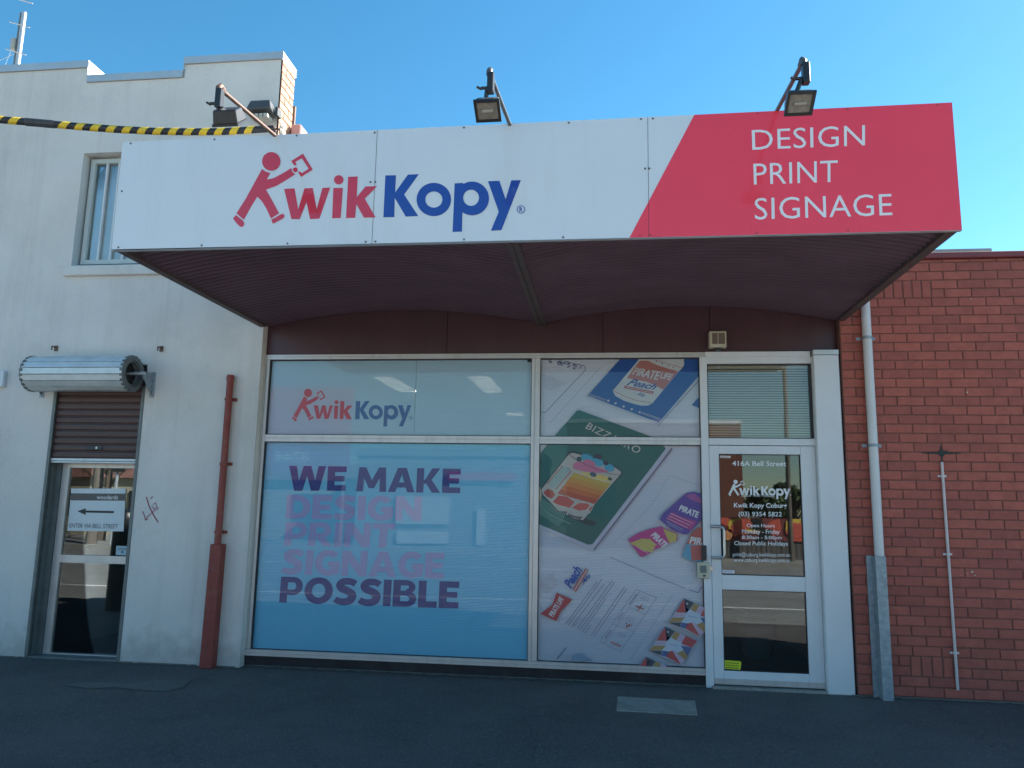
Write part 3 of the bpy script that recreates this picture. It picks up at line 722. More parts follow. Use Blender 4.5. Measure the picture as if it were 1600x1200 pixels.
for k in range(nsl):
    z0 = zbot+k*sh
    b = B(); n = 5
    pr = [(0, 0), (-.010, .012), (-.013, sh*.5), (-.010, sh-.014), (0, sh-.006)]
    for i in range(n-1):
        (ya, za_), (yb, zb_) = pr[i], pr[i+1]
        b.face([(dxa+.035, sl_y+ya, z0+za_), (dxb-.035, sl_y+ya, z0+za_), (dxb-.035, sl_y+yb, z0+zb_), (dxa+.035, sl_y+yb, z0+zb_)])
    b.box(dxa+.035, dxb-.035, sl_y+.001, sl_y+.006, z0+.0005, z0+sh-.001)
    part('curtain_slat', b, M['slat'], rs)
b = B(); b.box(dxa+.03, dxb-.03, sl_y-.018, sl_y+.012, zbot-.030, zbot-.003); b.box(dxa+.03, dxb-.03, sl_y-.012, sl_y+.01, zbot-.052, zbot-.033); part('bottom_rail', b, M['silver'], rs, bevel=.003)
hx, hz = at(148, 700, sl_y); b = B(); b.box(hx-.095, hx+.095, sl_y-.022, sl_y-.0135, hz-.022, hz+.022); part('lock_plate', b, M['darkmetal'], rs, bevel=.003)
b = B(); b.box(hx+.03, hx+.05, sl_y-.03, sl_y-.023, hz-.012, hz+.012); part('keyhole', b, M['chrome'], rs)
for (xa_, xb_) in ((dxa+.002, dxa+.034), (dxb-.034, dxb-.002)):
    b = B(); b.box(xa_, xb_, WY-.006, sl_y-.022, .02, rz-.10); b.box(xa_, xb_, sl_y+.016, dy-.022, .02, rz-.1); part('guide', b, M['guide'], rs)

# paper signs on the left door
py_ = dy+.016
f = Flat(py_)
D6 = lambda pts: [(40+x*.30817, 690+y*.30817) for x, y in pts]
f.poly(D6([(232,238),(508,238),(497,455),(212,452)]), ink((.62, .68, .70)))
f.poly(D6([(230,262),(506,264),(504,300),(228,298)]), ink((.10, .09, .085)))
f.text('woodards', D6([(360,292),(468,293),(470,272),(362,271)]), ink((.7, .7, .7)), .01)
f.poly(D6([(448,352),(448,363),(305,360),(305,372),(262,353),(307,338),(305,349)]), ink((.02, .02, .025)))
f.text('ENTER VIA BELL STREET', D6([(222,436),(466,441),(469,419),(225,414)]), ink((.04, .04, .045)), .0)
ps = f.make('paper_sign'); tag(ps, 'white paper sign with left arrow reading ENTER VIA BELL STREET on left door', 'sign')
f = Flat(py_); f.poly(D6([(460,528),(522,530),(519,577),(457,575)]), ink((.35, .50, .55)))
f.ell(*D6([(490,560)])[0], 2, 2, ink((.05, .12, .2)), n=10); f.line(D6([(468,540),(512,542)]), .9, ink((.1, .15, .2))); f.line(D6([(468,547),(512,549)]), .9, ink((.1, .15, .2)))
o = f.make('door_sticker'); tag(o, 'small blue sticker at lower right of the left door upper pane', 'sticker')

# ------------------------------------------------------------------ red pipe on the render
ry = WY-.05
p0 = at(360.5, 586, ry); p1 = at(340, 850, ry); p2 = at(331, 850, ry-.03); p3 = at(348, 850, ry-.03); q2 = at(313, 1046, ry-.03); q3 = at(332, 1047, ry-.03)
rp = thing('red_pipe', 'red oxide painted pipe with square lower guard on the white render', 'pipe', (p1[0], ry, 0))
xm = (p0[0]+p1[0])/2-.02
b = B(); b.tube([(p0[0], ry, p0[1]), (p1[0], ry, p1[1]-.05)], .034, 16); b.tube([(p0[0], ry, p0[1]-.06), (p0[0], ry, p0[1]-.01)], .039, 16); part('pipe', b, M['redpipe'], rp, smooth=True)
gl0, gl1, gb0, gb1 = p2[0], p3[0], q2[0], q3[0]
b = B(); b.hexa([(gb0, ry-.065, 0), (gb1, ry-.065, 0), (gb1, WY-.002, 0), (gb0, WY-.002, 0), (gl0, ry-.065, p2[1]), (gl1, ry-.065, p2[1]), (gl1, WY-.002, p2[1]), (gl0, WY-.002, p2[1])])
part('guard', b, M['redpipe'], rp, bevel=.006)
for py in (625, 727, 832):
    t = (py-586)/(850-586); xx = p0[0]+t*(p1[0]-p0[0]); z = p0[1]+t*(p1[1]-p0[1])
    b = B(); b.tube([(xx, ry, z-.013), (xx, ry, z+.013)], .042, 16); b.box(xx-.06, xx+.07, WY-.014, WY-.002, z-.016, z+.016); part('bracket', b, M['redpipe'], rp)

# ------------------------------------------------------------------ shop building
SB = thing('shop_building', 'single storey shop with maroon head panel and aluminium framed glass front', 'building', (-.7, 0, 0))
Xa, Xb_, Xc, Xd = -3.545, -.696, .944, 1.971      # frame lines
Zt, Zm, Zs = 3.131, 2.258, .145
# head panel with seams
cuts = [-3.585, -1.62, -.03, 1.02, 2.213]
for i in range(4):
    b = B(); b.box(cuts[i]+.002, cuts[i+1]-.002, -.012, .02, Zt+.004, 3.72); part('head_panel', b, M['maroon'], SB, bevel=.002)
b = B(); b.box(-3.585, 2.213, .021, .3, Zt+.004, 4.15); b.box(-3.54, 6.4, .36, 12, 3.9, 4.0); b.box(2.205, 2.30, .02, 12, 0, 3.88); b.box(-3.54, -3.44, .31, 12, 0, 3.88); b.box(-3.43, 2.2, 11.9, 12, 0, 3.88)
part('masonry', b, M['inshop'], SB)
b = B(); b.box(-3.43, 2.2, .05, 11.88, .004, .008); part('shop_floor', b, mat('shop_carpet', (.06, .065, .07), .9), SB)
b = B(); b.box(-3.43, 2.2, .305, 11.88, 3.28, 3.32); part('shop_ceiling', b, mat('ceiling_tile', (.30, .32, .33), .9), SB)
# white column on the right
cx_a, cx_b = at(1281, 800, -.10)[0], at(1322, 800, -.10)[0]
b = B(); b.box(cx_a, cx_b, -.115, .05, 0, Zt-.045); part('column', b, M['white'], SB, bevel=.008)
b = B(); b.box(cx_a, cx_b, -.1165, .02, Zt-.043, Zt+.002); part('column_cap', b, M['alu'], SB)
# left jamb reveal strip
b = B(); b.box(-3.595, -3.562, -.10, .03, .0, Zt); part('jamb_lining', b, M['reveal'], SB)
# plinth
for i in range(5):
    x0 = -3.56+i*(.93+3.56)/5; x1 = -3.56+(i+1)*(.93+3.56)/5
    b = B(); b.box(x0+.001, x1-.001, -.02, .04, 0, .103); part('plinth_tile', b, M['plinth'], SB)
# aluminium frame members
def member(x0, x1, z0, z1, y0=-.035, y1=.012, horiz=True, nm='frame', parent=SB):
    b = B(); g_ = .006
    if horiz:
        h = z1-z0; b.box(x0, x1, y0, y1, z0, z0+h*.48); b.box(x0, x1, y0+.012, y1, z0+h*.48, z0+h*.56); b.box(x0, x1, y0, y1, z0+h*.56, z1)
    else:
        w_ = x1-x0; b.box(x0, x0+w_*.36, y0, y1, z0, z1); b.box(x0+w_*.36, x0+w_*.44, y0+.012, y1, z0, z1); b.box(x0+w_*.44, x1, y0, y1, z0, z1)
    return part(nm, b, M['alu'], parent)
member(Xa-.015, 2.20 if False else Xc+.02, Zt-.048, Zt+.001, -.040, .02)
member(Xa-.015, Xa+.04, .165, Zt-.05, -.03, .02, False)
member(Xb_-.042, Xb_+.042, .165, Zt-.05, -.032, .02, False, 'mullion')
member(Xa+.042, Xb_-.044, Zm-.035, Zm+.035, -.030, .02, True, 'transom')
member(Xb_+.044, Xc-.037, Zm-.035, Zm+.035, -.030, .02, True, 'transom')
member(Xa-.02, Xc-.037, .105, .163, -.05, .03, True, 'sill')
# door jambs, head and transom
b = B(); b.box(Xc-.035, Xc+.035, -.05, .03, 0, Zt-.05); part('door_jamb', b, M['white'], SB, bevel=.003)
b = B(); b.box(Xd-.005, Xd+.045, -.05, .03, 0, Zt-.05); part('door_jamb', b, M['white'], SB, bevel=.003)
b = B(); b.box(Xc+.036, Xd-.006, -.048, .03, Zt-.115, Zt-.05); b.box(Xc+.021, cx_a-.012, -.052, .03, Zt-.049, Zt+.001); part('door_head', b, M['white'], SB)
b = B(); b.box(Xc+.036, Xd-.006, -.048, .03, Zm-.035, Zm+.030); part('door_transom', b, M['white'], SB, bevel=.003)
# panes (window > pane)
PYN = .012
for (x0, x1, z0, z1) in ((Xa+.035, Xb_-.036, Zm+.03, Zt-.045), (Xa+.035, Xb_-.036, .155, Zm-.03), (Xb_+.036, Xc-.03, Zm+.03, Zt-.045), (Xb_+.036, Xc-.03, .155, Zm-.03)):
    b = B(); w_ = .012
    b.box(x0, x0+w_, -.022, PYN, z0, z1); b.box(x1-w_, x1, -.022, PYN, z0, z1); b.box(x0+w_, x1-w_, -.022, PYN, z0, z0+w_); b.box(x0+w_, x1-w_, -.022, PYN, z1-w_, z1)
    wd = part('window', b, M['aludark'], SB)
    b = B(); b.box(x0+.004, x1-.004, PYN-.012, PYN-.006, z0+.004, z1-.004); part('pane', b, M['glass'], wd)
# blind pane above the door
b = B(); w_ = .008; x0, x1, z0, z1 = Xc+.036, Xd-.006, Zm+.031, Zt-.116
b.box(x0, x0+w_, -.02, .01, z0, z1); b.box(x1-w_*2, x1, -.02, .01, z0, z1); b.box(x0+w_, x1-w_*2, -.02, .01, z0, z0+w_); b.box(x0+w_, x1-w_*2, -.02, .01, z1-w_, z1)
wd = part('window', b, M['aludark'], SB); b = B(); b.box(x0+.004, x1-.004, .0, .006, z0+.004, z1-.004); part('pane', b, M['glassblind'], wd)
b = B(); b.box(x0-.0, x1, .16, .17, z0, z1); part('dark_backing', b, M['darkmetal'], wd)  # dark sheet added behind the blind so the gaps between slats look shaded
vb = thing('venetian_blind', 'closed cream venetian blind behind the pane above the shop door', 'blind', ((x0+x1)/2, .05, z1))
b = B(); b.box(x0+.02, x1-.02, .04, .075, z1-.035, z1-.004); part('headrail', b, M['blind'], vb)
nsl = 28; ph = (z1-.04-z0-.01)/nsl
for k in range(nsl):
    z = z0+.012+k*ph
    b = B(); b.face([(x0+.02, .045, z), (x1-.02, .045, z), (x1-.02, .054, z+ph*.80), (x0+.02, .054, z+ph*.80)])
    part('slat', b, M['blind'], vb)
for xx in (x0+.12, x1-.25):
    b = B(); b.box(xx-.012, xx+.012, .030, .0395, z1-.03, z1-.012); part('clip', b, M['white'], vb)
# shop door leaf
DY = -.012
dl, dr = Xc+.038, Xd-.010
u0 = (at(1123, 709, DY)[0]+at(1127, 897, DY)[0]+at(1130, 1046, DY)[0])/3; u1 = (at(1251, 711, DY)[0]+at(1257, 902, DY)[0]+at(1262, 1052, DY)[0])/3
zt2 = at(1190, 710, DY)[1]; zm1 = at(1190, 899.5, DY)[1]; zm0 = at(1190, 922.5, DY)[1]; zb2 = at(1190, 1049.5, DY)[1]
b = B(); b.box(dl, u0, DY-.03, DY+.02, .035, Zm-.04); DL = part('entry_door', b, M['white'], SB, bevel=.003)
b = B(); b.box(u1, dr, DY-.03, DY+.02, .035, Zm-.04); part('stile', b, M['white'], DL, bevel=.003)
for (za_, zb_) in ((zt2, Zm-.041), (zm0, zm1), (.036, zb2)):
    b = B(); b.box(u0+.001, u1-.001, DY-.029, DY+.02, za_, zb_); part('rail', b, M['white'], DL, bevel=.002)
b = B(); b.box(dl, dr, DY-.038, DY-.0305, .036, .085); part('kick_strip', b, M['alu'], DL)
for (za_, zb_) in ((zm1, zt2), (zb2, zm0)):
    b = B(); b.box(u0, u1, DY-.006, DY, za_, zb_); part('pane', b, M['glassdoor'], DL)
    b = B(); g_ = .007
    b.box(u0, u0+g_, DY-.02, DY-.0065, za_, zb_); b.box(u1-g_, u1, DY-.02, DY-.0065, za_, zb_); b.box(u0+g_, u1-g_, DY-.02, DY-.0065, za_, za_+g_); b.box(u0+g_, u1-g_, DY-.02, DY-.0065, zb_-g_, zb_); part('gasket', b, M['aludark'], DL)
hx, hz1 = at(1131, 823, DY-.08); hz0 = at(1131, 872, DY-.08)[1]; hx0 = at(1112, 823, DY-.05)[0]
b = B(); b.tube([(hx0, DY-.03, hz1), (hx0, DY-.075, hz1), (hx-.03, DY-.085, hz1), (hx-.008, DY-.085, hz1-.012), (hx, DY-.085, hz1-.04), (hx, DY-.085, hz0+.04), (hx-.008, DY-.085, hz0+.012), (hx-.03, DY-.085, hz0), (hx0, DY-.075, hz0), (hx0, DY-.03, hz0)], .013, 12)
part('handle', b, M['chrome'], DL, smooth=True)
kx, kz = at(1111, 888, DY-.03); b = B(); b.tube([(kx, DY-.045, kz), (kx, DY-.031, kz)], .02, 14); part('lock', b, M['chrome'], DL)
b = B(); b.box(dl-.02, dr+.02, -.10, .06, 0, .022); part('threshold', b, M['concrete'], SB)
# intercom on the jamb
ix0, iz1 = at(1089, 878, -.07); ix1, iz0 = at(1109, 904, -.07)
ic = thing('door_intercom', 'small cream intercom box on the jamb left of the shop door', 'intercom', ((ix0+ix1)/2, -.05, iz0))
b = B(); b.box(ix0, ix1, -.085, -.051, iz0, iz1); part('case', b, M['cream'], ic, bevel=.006)
b = B(); b.box(ix0+.025, ix1-.03, -.088, -.0855, iz0+.05, iz1-.03); part('grille', b, M['guide'], ic)
b = B(); b.box(ix0+.05, ix1-.04, -.09, -.0855, iz0+.018, iz0+.034); part('button', b, M['darkmetal'], ic)
x, z = at(1100, 864, -.055); b = B(); b.box(x-.022, x+.022, -.075, -.051, z-.07, z+.07)
solo('lock_keeper', b, M['blackp'], 'small black plate on the jamb just above the intercom', 'door hardware', (x, -.05, z), bevel=.004)
# cream light over the door
ex0, ez1 = at(1108, 518, -.10); ex1, ez0 = at(1135, 543, -.10)
el = thing('wall_light', 'small cream box light with two dark windows on the maroon panel', 'wall light', ((ex0+ex1)/2, -.012, ez0))
b = B(); b.box(ex0, ex1, -.12, -.013, ez0, ez1); part('case', b, M['cream'], el, bevel=.006)
wm = (ex0+ex1)/2
for (a_, c_) in ((ex0+.025, wm-.004), (wm+.004, ex1-.016)):
    b = B(); b.box(a_, c_, -.124, -.1205, ez0+.032, ez1-.02); part('lens', b, mat('brown_lens', (.16, .12, .10), .3), el)
b = B(); b.tube([(wm, -.08, ez0-.028), (wm, -.08, ez0+.002)], .03, 14); part('sensor', b, M['blackp'], el)

# fluorescent ceiling lights inside
LZ = 3.26
for i, (pa, pb, pc) in enumerate((((583, 589), (616, 589), (648, 613)), ((731, 588), (765, 588), (787, 614)), ((790, 645), (815, 645), (817, 650)))):
    xa_, ya_ = gr(*pa, LZ); xb2, yb2 = gr(*pb, LZ); xc2, yc2 = gr(*pc, LZ)
    wdt = xb2-xa_
    y_near, y_far = min(ya_, yc2), max(ya_, yc2)
    lt = thing('ceiling_light', ('lit louvred ceiling light left of the film join', 'lit louvred ceiling light right of the film join', 'small far lit ceiling light near the mullion')[i], 'ceiling light', ((xa_+xb2)/2, (y_near+y_far)/2, LZ), 'ceiling lights inside the shop')
    n_ = (7, 7, 2)[i]
    b = B(); b.box(xa_-.03, xb2+.03, y_near-.03, y_far+.03, LZ+.004, LZ+.015); part('tray', b, M['greyhouse'], lt)
    for k in range(n_):
        y0 = y_near+(y_far-y_near)*k/n_; y1 = y_near+(y_far-y_near)*(k+.42)/n_
        b = B(); b.box(xa_, xb2, y0, y1, LZ-.01, LZ-.007); part('tube', b, M['fluoro'], lt)

# ------------------------------------------------------------------ window films
FY = .022
def film(name, c, alpha):
    m = mat(name, c, .5, var=.015, vs_=1.5); N = m.node_tree.nodes; L = m.node_tree.links
    p = N['Principled BSDF']; p.inputs['Alpha'].default_value = alpha
    # fine horizontal corrugation of the printed board
    g = N.new('ShaderNodeNewGeometry'); wv = N.new('ShaderNodeTexWave'); wv.bands_direction = 'Z'; wv.inputs['Scale'].default_value = 22; wv.inputs['Distortion'].default_value = .3
    L.new(g.outputs['Position'], wv.inputs['Vector']); b_ = N.new('ShaderNodeBump'); b_.inputs['Strength'].default_value = .25; b_.inputs['Distance'].default_value = .004
    L.new(wv.outputs[0], b_.inputs['Height']); L.new(b_.outputs[0], p.inputs['Normal'])
    return m
def board(name, x0, x1, z0, z1, mt, label):
    b = B(); b.box(x0, x1, FY, FY+.004, z0, z1); return solo(name, b, mt, label, 'window film', ((x0+x1)/2, FY, z0))
wa, wb = Xa+.036, Xb_-.038
fa = film('pale_blue_film', (.50, .66, .78), .86); fb = film('blue_film', (.20, .57, .78), 1.0)
xs = at(649, 620, FY)[0]
o1 = board('window_film', wa, xs-.002, Zm+.03, Zt-.046, fa, 'pale translucent film with red and blue walking figure logo in upper left pane')
o1b = board('window_film', xs+.002, wb, Zm+.03, Zt-.046, fa, 'plain pale translucent film right of the logo in the upper left pane')
o2 = board('window_film', wa, wb, .156, Zm-.03, fb, 'blue window film reading WE MAKE DESIGN PRINT SIGNAGE POSSIBLE in large lower pane')
def par(o, p):
    o.parent = p; L_ = p.location; o.data.transform(Matrix.Translation((-L_[0], -L_[1], -L_[2])))
x0w, z0w = at(456, 652.5, FY); x1w, _ = at(644.8, 652.5, FY)
sc = (x1w-x0w)/(lx1-lx0)
for f, nm in zip(wordmark(FY-.0008, x0w, z0w, sc, (ink((.55, .07, .09)), ink((.02, .07, .30)))), ('figure_logo', 'lettering', 'lettering')):
    par(f.make(nm), o1)

# heavy block capitals drawn stroke by stroke: each letter is a list of closed shapes in a 1 high box
def heavy(ch):
    S = .27; T = .235
    def arc(cx, cy_, rx, ry, a0, a1, sx, sy_, n=14):
        o = [(cx+rx*math.cos(R(a0+(a1-a0)*k/n)), cy_+ry*math.sin(R(a0+(a1-a0)*k/n))) for k in range(n+1)]
        i = [(cx+(rx-sx)*math.cos(R(a0+(a1-a0)*k/n)), cy_+(ry-sy_)*math.sin(R(a0+(a1-a0)*k/n))) for k in range(n+1)]
        return o+i[::-1]
    def rc(x0, x1, y0, y1): return [(x0, y0), (x1, y0), (x1, y1), (x0, y1)]
    if ch == 'I': return S+.02, [rc(0, S+.02, 0, 1)]
    if ch == 'L': return .70, [[(0, 0), (.70, 0), (.70, T), (S+.02, T), (S+.02, 1), (0, 1)]]
    if ch == 'E': return .74, [[(0, 0), (.74, 0), (.74, T), (S+.02, T), (S+.02, .39), (.68, .39), (.68, .61), (S+.02, .61), (S+.02, 1-T), (.74, 1-T), (.74, 1), (0, 1)]]
    if ch == 'T': return .84, [[(0, 1-T), (.84/2-.145, 1-T), (.84/2-.145, 0), (.84/2+.145, 0), (.84/2+.145, 1-T), (.84, 1-T), (.84, 1), (0, 1)]]
    if ch == 'N': return 1.0, [[(0, 0), (.27, 0), (.27, .56), (.70, 0), (1, 0), (1, 1), (.73, 1), (.73, .44), (.30, 1), (0, 1)]]
    if ch == 'M': return 1.22, [[(.0, 0), (.28, 0), (.29, .56), (.50, .14), (.72, .14), (.93, .56), (.94, 0), (1.22, 0), (1.16, 1), (.87, 1), (.61, .47), (.35, 1), (.06, 1)]]
    if ch == 'W': return 1.46, [[(0, 1), (.24, 0), (.56, 0), (.73, .60), (.90, 0), (1.22, 0), (1.46, 1), (1.16, 1), (1.05, .42), (.88, 1), (.58, 1), (.41, .42), (.31, 1)]]
    if ch == 'A': return 1.08, [[(0, 0), (.30, 0), (.365, .19), (.715, .19), (.78, 0), (1.08, 0), (.72, 1), (.36, 1)], 'HOLE', [(.43, .40), (.65, .40), (.54, .73)]]
    if ch == 'K': return .98, [rc(0, .29, 0, 1), [(.27, .52), (.34, .52), (.62, 1), (.95, 1), (.61, .53), (.98, 0), (.64, 0), (.40, .36), (.27, .36)]]
    if ch == 'D': return .92, [rc(0, .28, 0, 1), rc(.275, .46, 0, T), rc(.275, .46, 1-T, 1), arc(.44, .5, .48, .5, -90, 90, .28, T)]
    if ch == 'P': return .84, [rc(0, .28, 0, 1), rc(.275, .50, .30, .51), rc(.275, .50, .79, 1), arc(.48, .65, .36, .35, -90, 90, .25, .21)]
    if ch == 'B': return .88, [rc(0, .28, 0, 1), rc(.275, .50, 0, .21), rc(.275, .50, .42, .60), rc(.275, .50, .80, 1), arc(.50, .30, .38, .30, -90, 90, .26, .20), arc(.48, .74, .35, .26, -90, 90, .24, .18)]
    if ch == 'R': return .92, [rc(0, .28, 0, 1), rc(.275, .50, .34, .55), rc(.275, .50, .79, 1), arc(.48, .67, .36, .33, -90, 90, .25, .21), [(.30, .38), (.62, .40), (.92, 0), (.60, 0), (.30, .36)]]
    if ch == 'O': return 1.06, [arc(.53, .5, .53, .52, 0, 180, .285, .25), arc(.53, .5, .53, .52, 180, 360, .285, .25)]
    if ch == 'G': return .98, [arc(.52, .5, .52, .52, 42, 180, .285, .25), arc(.52, .5, .52, .52, 180, 318, .285, .25), [(.64, .34), (.98, .34), (.98, .15), (.90, .05), (.76, .02), (.64, .06)], [(.52, .34), (.98, .34), (.98, .56), (.52, .56)]]
    if ch == 'S':
        cl = [(.76, .80), (.62, .875), (.45, .895), (.28, .86), (.19, .745), (.26, .62), (.42, .55), (.56, .48), (.66, .38), (.62, .20), (.48, .12), (.30, .105), (.14, .14), (.03, .20)]
        pts = []
        for i in range(len(cl)-1):
            p0, p1, p2, p3 = cl[max(i-1, 0)], cl[i], cl[i+1], cl[min(i+2, len(cl)-1)]
            for k in range(4):
                t = k/4; pts.append(tuple(.5*(2*p1[j]+(p2[j]-p0[j])*t+(2*p0[j]-5*p1[j]+4*p2[j]-p3[j])*t*t+(3*p1[j]-p0[j]-3*p2[j]+p3[j])*t**3) for j in (0, 1)))
        pts.append(cl[-1]); o = []; i_ = []
        for k, p in enumerate(pts):
            a = pts[max(k-1, 0)]; c = pts[min(k+1, len(pts)-1)]; l_ = math.hypot(c[0]-a[0], c[1]-a[1]); nx, ny = -(c[1]-a[1])/l_, (c[0]-a[0])/l_
            h = .115+.028*math.sin(math.pi*k/(len(pts)-1)); o.append((p[0]+nx*h*1.1, p[1]+ny*h)); i_.append((p[0]-nx*h*1.1, p[1]-ny*h))
        return .84, [[(x-.0, y) for x, y in [o[k], o[k+1], i_[k+1], i_[k]]] for k in range(len(o)-1)]
def heavy_text(f, st, quad, mt, hole_mt=None, gap=.07):
    x = 0; shapes = []
    for ch in st:
        if ch == ' ': x += .35; continue
        w_, sh_ = heavy(ch)
        hole = False; y_same = ch == 'S'
        for q_ in sh_:
            if q_ == 'HOLE': hole = True; continue
            shapes.append(([(x+a, c) for a, c in q_], hole, y_same))
        x += w_+gap
    tot = x-gap; BL, BR, TR, TL = quad
    for q_, hole, same in shapes:
        pts = []
        for a, v in q_:
            u = a/tot
            pts.append(((1-u)*(1-v)*BL[0]+u*(1-v)*BR[0]+u*v*TR[0]+(1-u)*v*TL[0], (1-u)*(1-v)*BL[1]+u*(1-v)*BR[1]+u*v*TR[1]+(1-u)*v*TL[1]))
        if same: f.y += f.step
        f.poly(pts, hole_mt if hole else mt)

C5 = lambda pts: [(400+x*.28125, 690+y*.28125) for x, y in pts]
navy = ink((.006, .030, .24)); rose = ink((.42, .38, .64))
for st, q_, mt in (('WE', [(178,274),(498,274),(504,138),(184,134)], navy), ('MAKE', [(556,276),(1134,287),(1138,151),(566,142)], navy),
                 ('DESIGN', [(163,428),(918,442),(922,306),(172,296)], rose), ('PRINT', [(155,578),(762,590),(775,455),(165,446)], rose),
                 ('SIGNAGE', [(140,736),(1042,762),(1048,618),(152,598)], rose), ('POSSIBLE', [(128,893),(1124,928),(1130,778),(140,750)], navy)):
    f = Flat(FY-.0008); f.step = .00012; heavy_text(f, st, C5(q_), mt, fb); par(f.make('lettering'), o2)


# right hand poster spanning two panes
f = Flat(FY, clip=(835, 1101, 553, 1045))
a1 = lambda pts: [(840+x*.1625, 555+y*.1625) for x, y in pts]
a2 = lambda pts: [(840+x*.1625, 690+y*.1625) for x, y in pts]
a3 = lambda pts: [(840+x*.16667, 850+y*.16667) for x, y in pts]
paper = film('poster_paper', (.62, .62, .70), 1.0)
white = ink((.60, .58, .58)); dblue = ink((.03, .04, .13)); card = ink((.010, .085, .34)); redi = ink((.42, .09, .085)); green = ink((.018, .155, .145))
faint = ink((.24, .26, .34)); shadow = ink((.20, .19, .28)); sil = ink((.50, .51, .60))
f.step = .0002
# line drawn letterhead
f.line(a1([(270, 60), (455, 105), (462, 140), (75, 550), (35, 545)]), .8, dblue)
f.line(a1([(605, 118), (120, 650)]), .5, faint)
for k in range(26):
    x = random.uniform(110, 430); y = 40+(x-110)*.27+random.uniform(-14, 25)
    f.line(a1([(x-10, y+random.uniform(-12, 12)), (x, y+random.uniform(-16, 16)), (x+14, y+random.uniform(-12, 12))]), 1.1, ink((.07, .09, .24)))
for k in range(7): f.line(a1([(50, 195+k*19), (50+240-k*25, 195+k*19+(240-k*25)*.32)]), .45, faint, 3)
# blue card with a can
f.poly(a1([(795, 40), (1640, 40), (1600, 190), (1160, 672), (462, 407)]), sil)
f.line(a1([(1590, 200), (1162, 674)]), 1.0, shadow)
f.poly(a1([(795, 40), (1640, 40), (1575, 170), (1163, 650), (480, 390)]), card)
f.poly(a1([(1480, 480), (1600, 350), (1600, 530)]), card)
f.poly(a1([(980, 35), (1405, 35), (1408, 95), (1388, 128), (1345, 170), (1105, 462), (1060, 486), (1000, 487), (930, 472), (830, 440), (745, 392), (722, 345)]), white)
f.poly(a1([(985, 55), (1060, 55), (1150, 98), (1250, 130), (1350, 160), (1208, 335), (1130, 290), (1040, 258), (950, 240), (858, 222)]), ink((.48, .17, .15)))
f.line(a1([(1130, 48), (1390, 125)]), .7, redi)
f.line(a1([(728, 345), (850, 402), (960, 440), (1098, 462)]), .8, redi)
f.text('PIRATE', a1([(905, 186), (1150, 242), (1186, 160), (948, 120)]), white, .03)
f.text('LIFE', a1([(1172, 222), (1272, 245), (1306, 188), (1198, 160)]), white, .03)
f.text('Peach', a1([(850, 290), (1125, 338), (1160, 280), (895, 225)]), ink((.03, .07, .30)), .02, .4)
f.poly(a1([(838, 295), (1118, 352), (1106, 376), (826, 318)]), redi)
f.line(a1([(850, 310), (1100, 362)]), .8, white, 1.6)
f.text('Ale', a1([(950, 382), (1018, 408), (1042, 372), (972, 352)]), ink((.03, .07, .30)), .01, .4)
for x, y in ((680, 440), (750, 465), (827, 495), (905, 522), (980, 550)): f.ell(*a1([(x, y)])[0], 1.9, 1.7, white, n=8)
for x, y in ((1140, 62), (1197, 84), (1257, 103), (1305, 121)): f.ell(*a1([(x, y)])[0], 1.2, 1.1, ink((.1, .12, .3)), n=6)
f.line(a1([(495, 375), (665, 435)]), .7, white); f.line(a1([(1000, 552), (1175, 612)]), .7, white)
f.line(a1([(488, 388), (655, 445)]), .4, white); f.line(a1([(990, 562), (1170, 622)]), .4, white)
# green card
f.poly([(902, 640), (842, 713), (830, 724), (830, 818), (925, 861), (932, 859), (1046, 703), (1045, 698), (1030, 690), (908, 640)], sil)
f.line([(1050, 701), (928, 859)], 2.6, shadow)
f.poly([(905, 641), (901, 642.5), (868, 680), (842.4, 711), (830, 726), (830, 813), (842.4, 819), (918.8, 851), (926, 850), (1040, 701.4), (1038, 698), (1026.9, 693.5), (1018.7, 683)], green)
f.text('BIZZARRO', [(914.5, 669.5), (996.5, 709.5), (1003, 700), (921, 660.5)], white, 0, 0, 1.1)
# tumbler
gl = ink((.50, .48, .45)); org = [(.55, .40, .10), (.58, .33, .09), (.60, .25, .08), (.56, .17, .07), (.50, .11, .07)]
f.poly(a2([(470, 740), (560, 770), (556, 800), (520, 815), (450, 790), (380, 760)]), ink((.015, .07, .075)))
f.poly(a2([(300, 108), (345, 100), (450, 130), (600, 175), (740, 235), (815, 290), (812, 312), (560, 600), (505, 690), (440, 765), (360, 750), (275, 712), (200, 680), (130, 600), (50, 520), (25, 465)]), ink((.035, .05, .07)))
f.poly(a2([(306, 118), (345, 110), (450, 138), (600, 183), (735, 242), (805, 292), (800, 312), (552, 598), (500, 684), (436, 755), (360, 742), (278, 703), (205, 670), (136, 594), (56, 514), (33, 467)]), gl)
f.poly(a2([(110, 395), (245, 232), (320, 262), (175, 455), (130, 440)]), ink((.32, .42, .42)))
f.line(a2([(92, 408), (242, 232)]), 1.3, redi); f.line(a2([(176, 462), (322, 285)]), 1.3, redi)
L0, L1, R0, R1 = (350, 298), (192, 500), (705, 402), (545, 600)
for k in range(10):
    t0, t1 = k/10, (k+1)/10; li = lambda a, c, t: (a[0]+(c[0]-a[0])*t, a[1]+(c[1]-a[1])*t)
    cc = org[min(4, k//2)]; f.poly(a2([li(L0, L1, t0), li(R0, R1, t0), li(R0, R1, t1), li(L0, L1, t1)]), ink(cc)); f.y += .0002
f.y -= .0004
f.line(a2([(345, 285), (520, 350), (710, 400)]), 1.0, white)
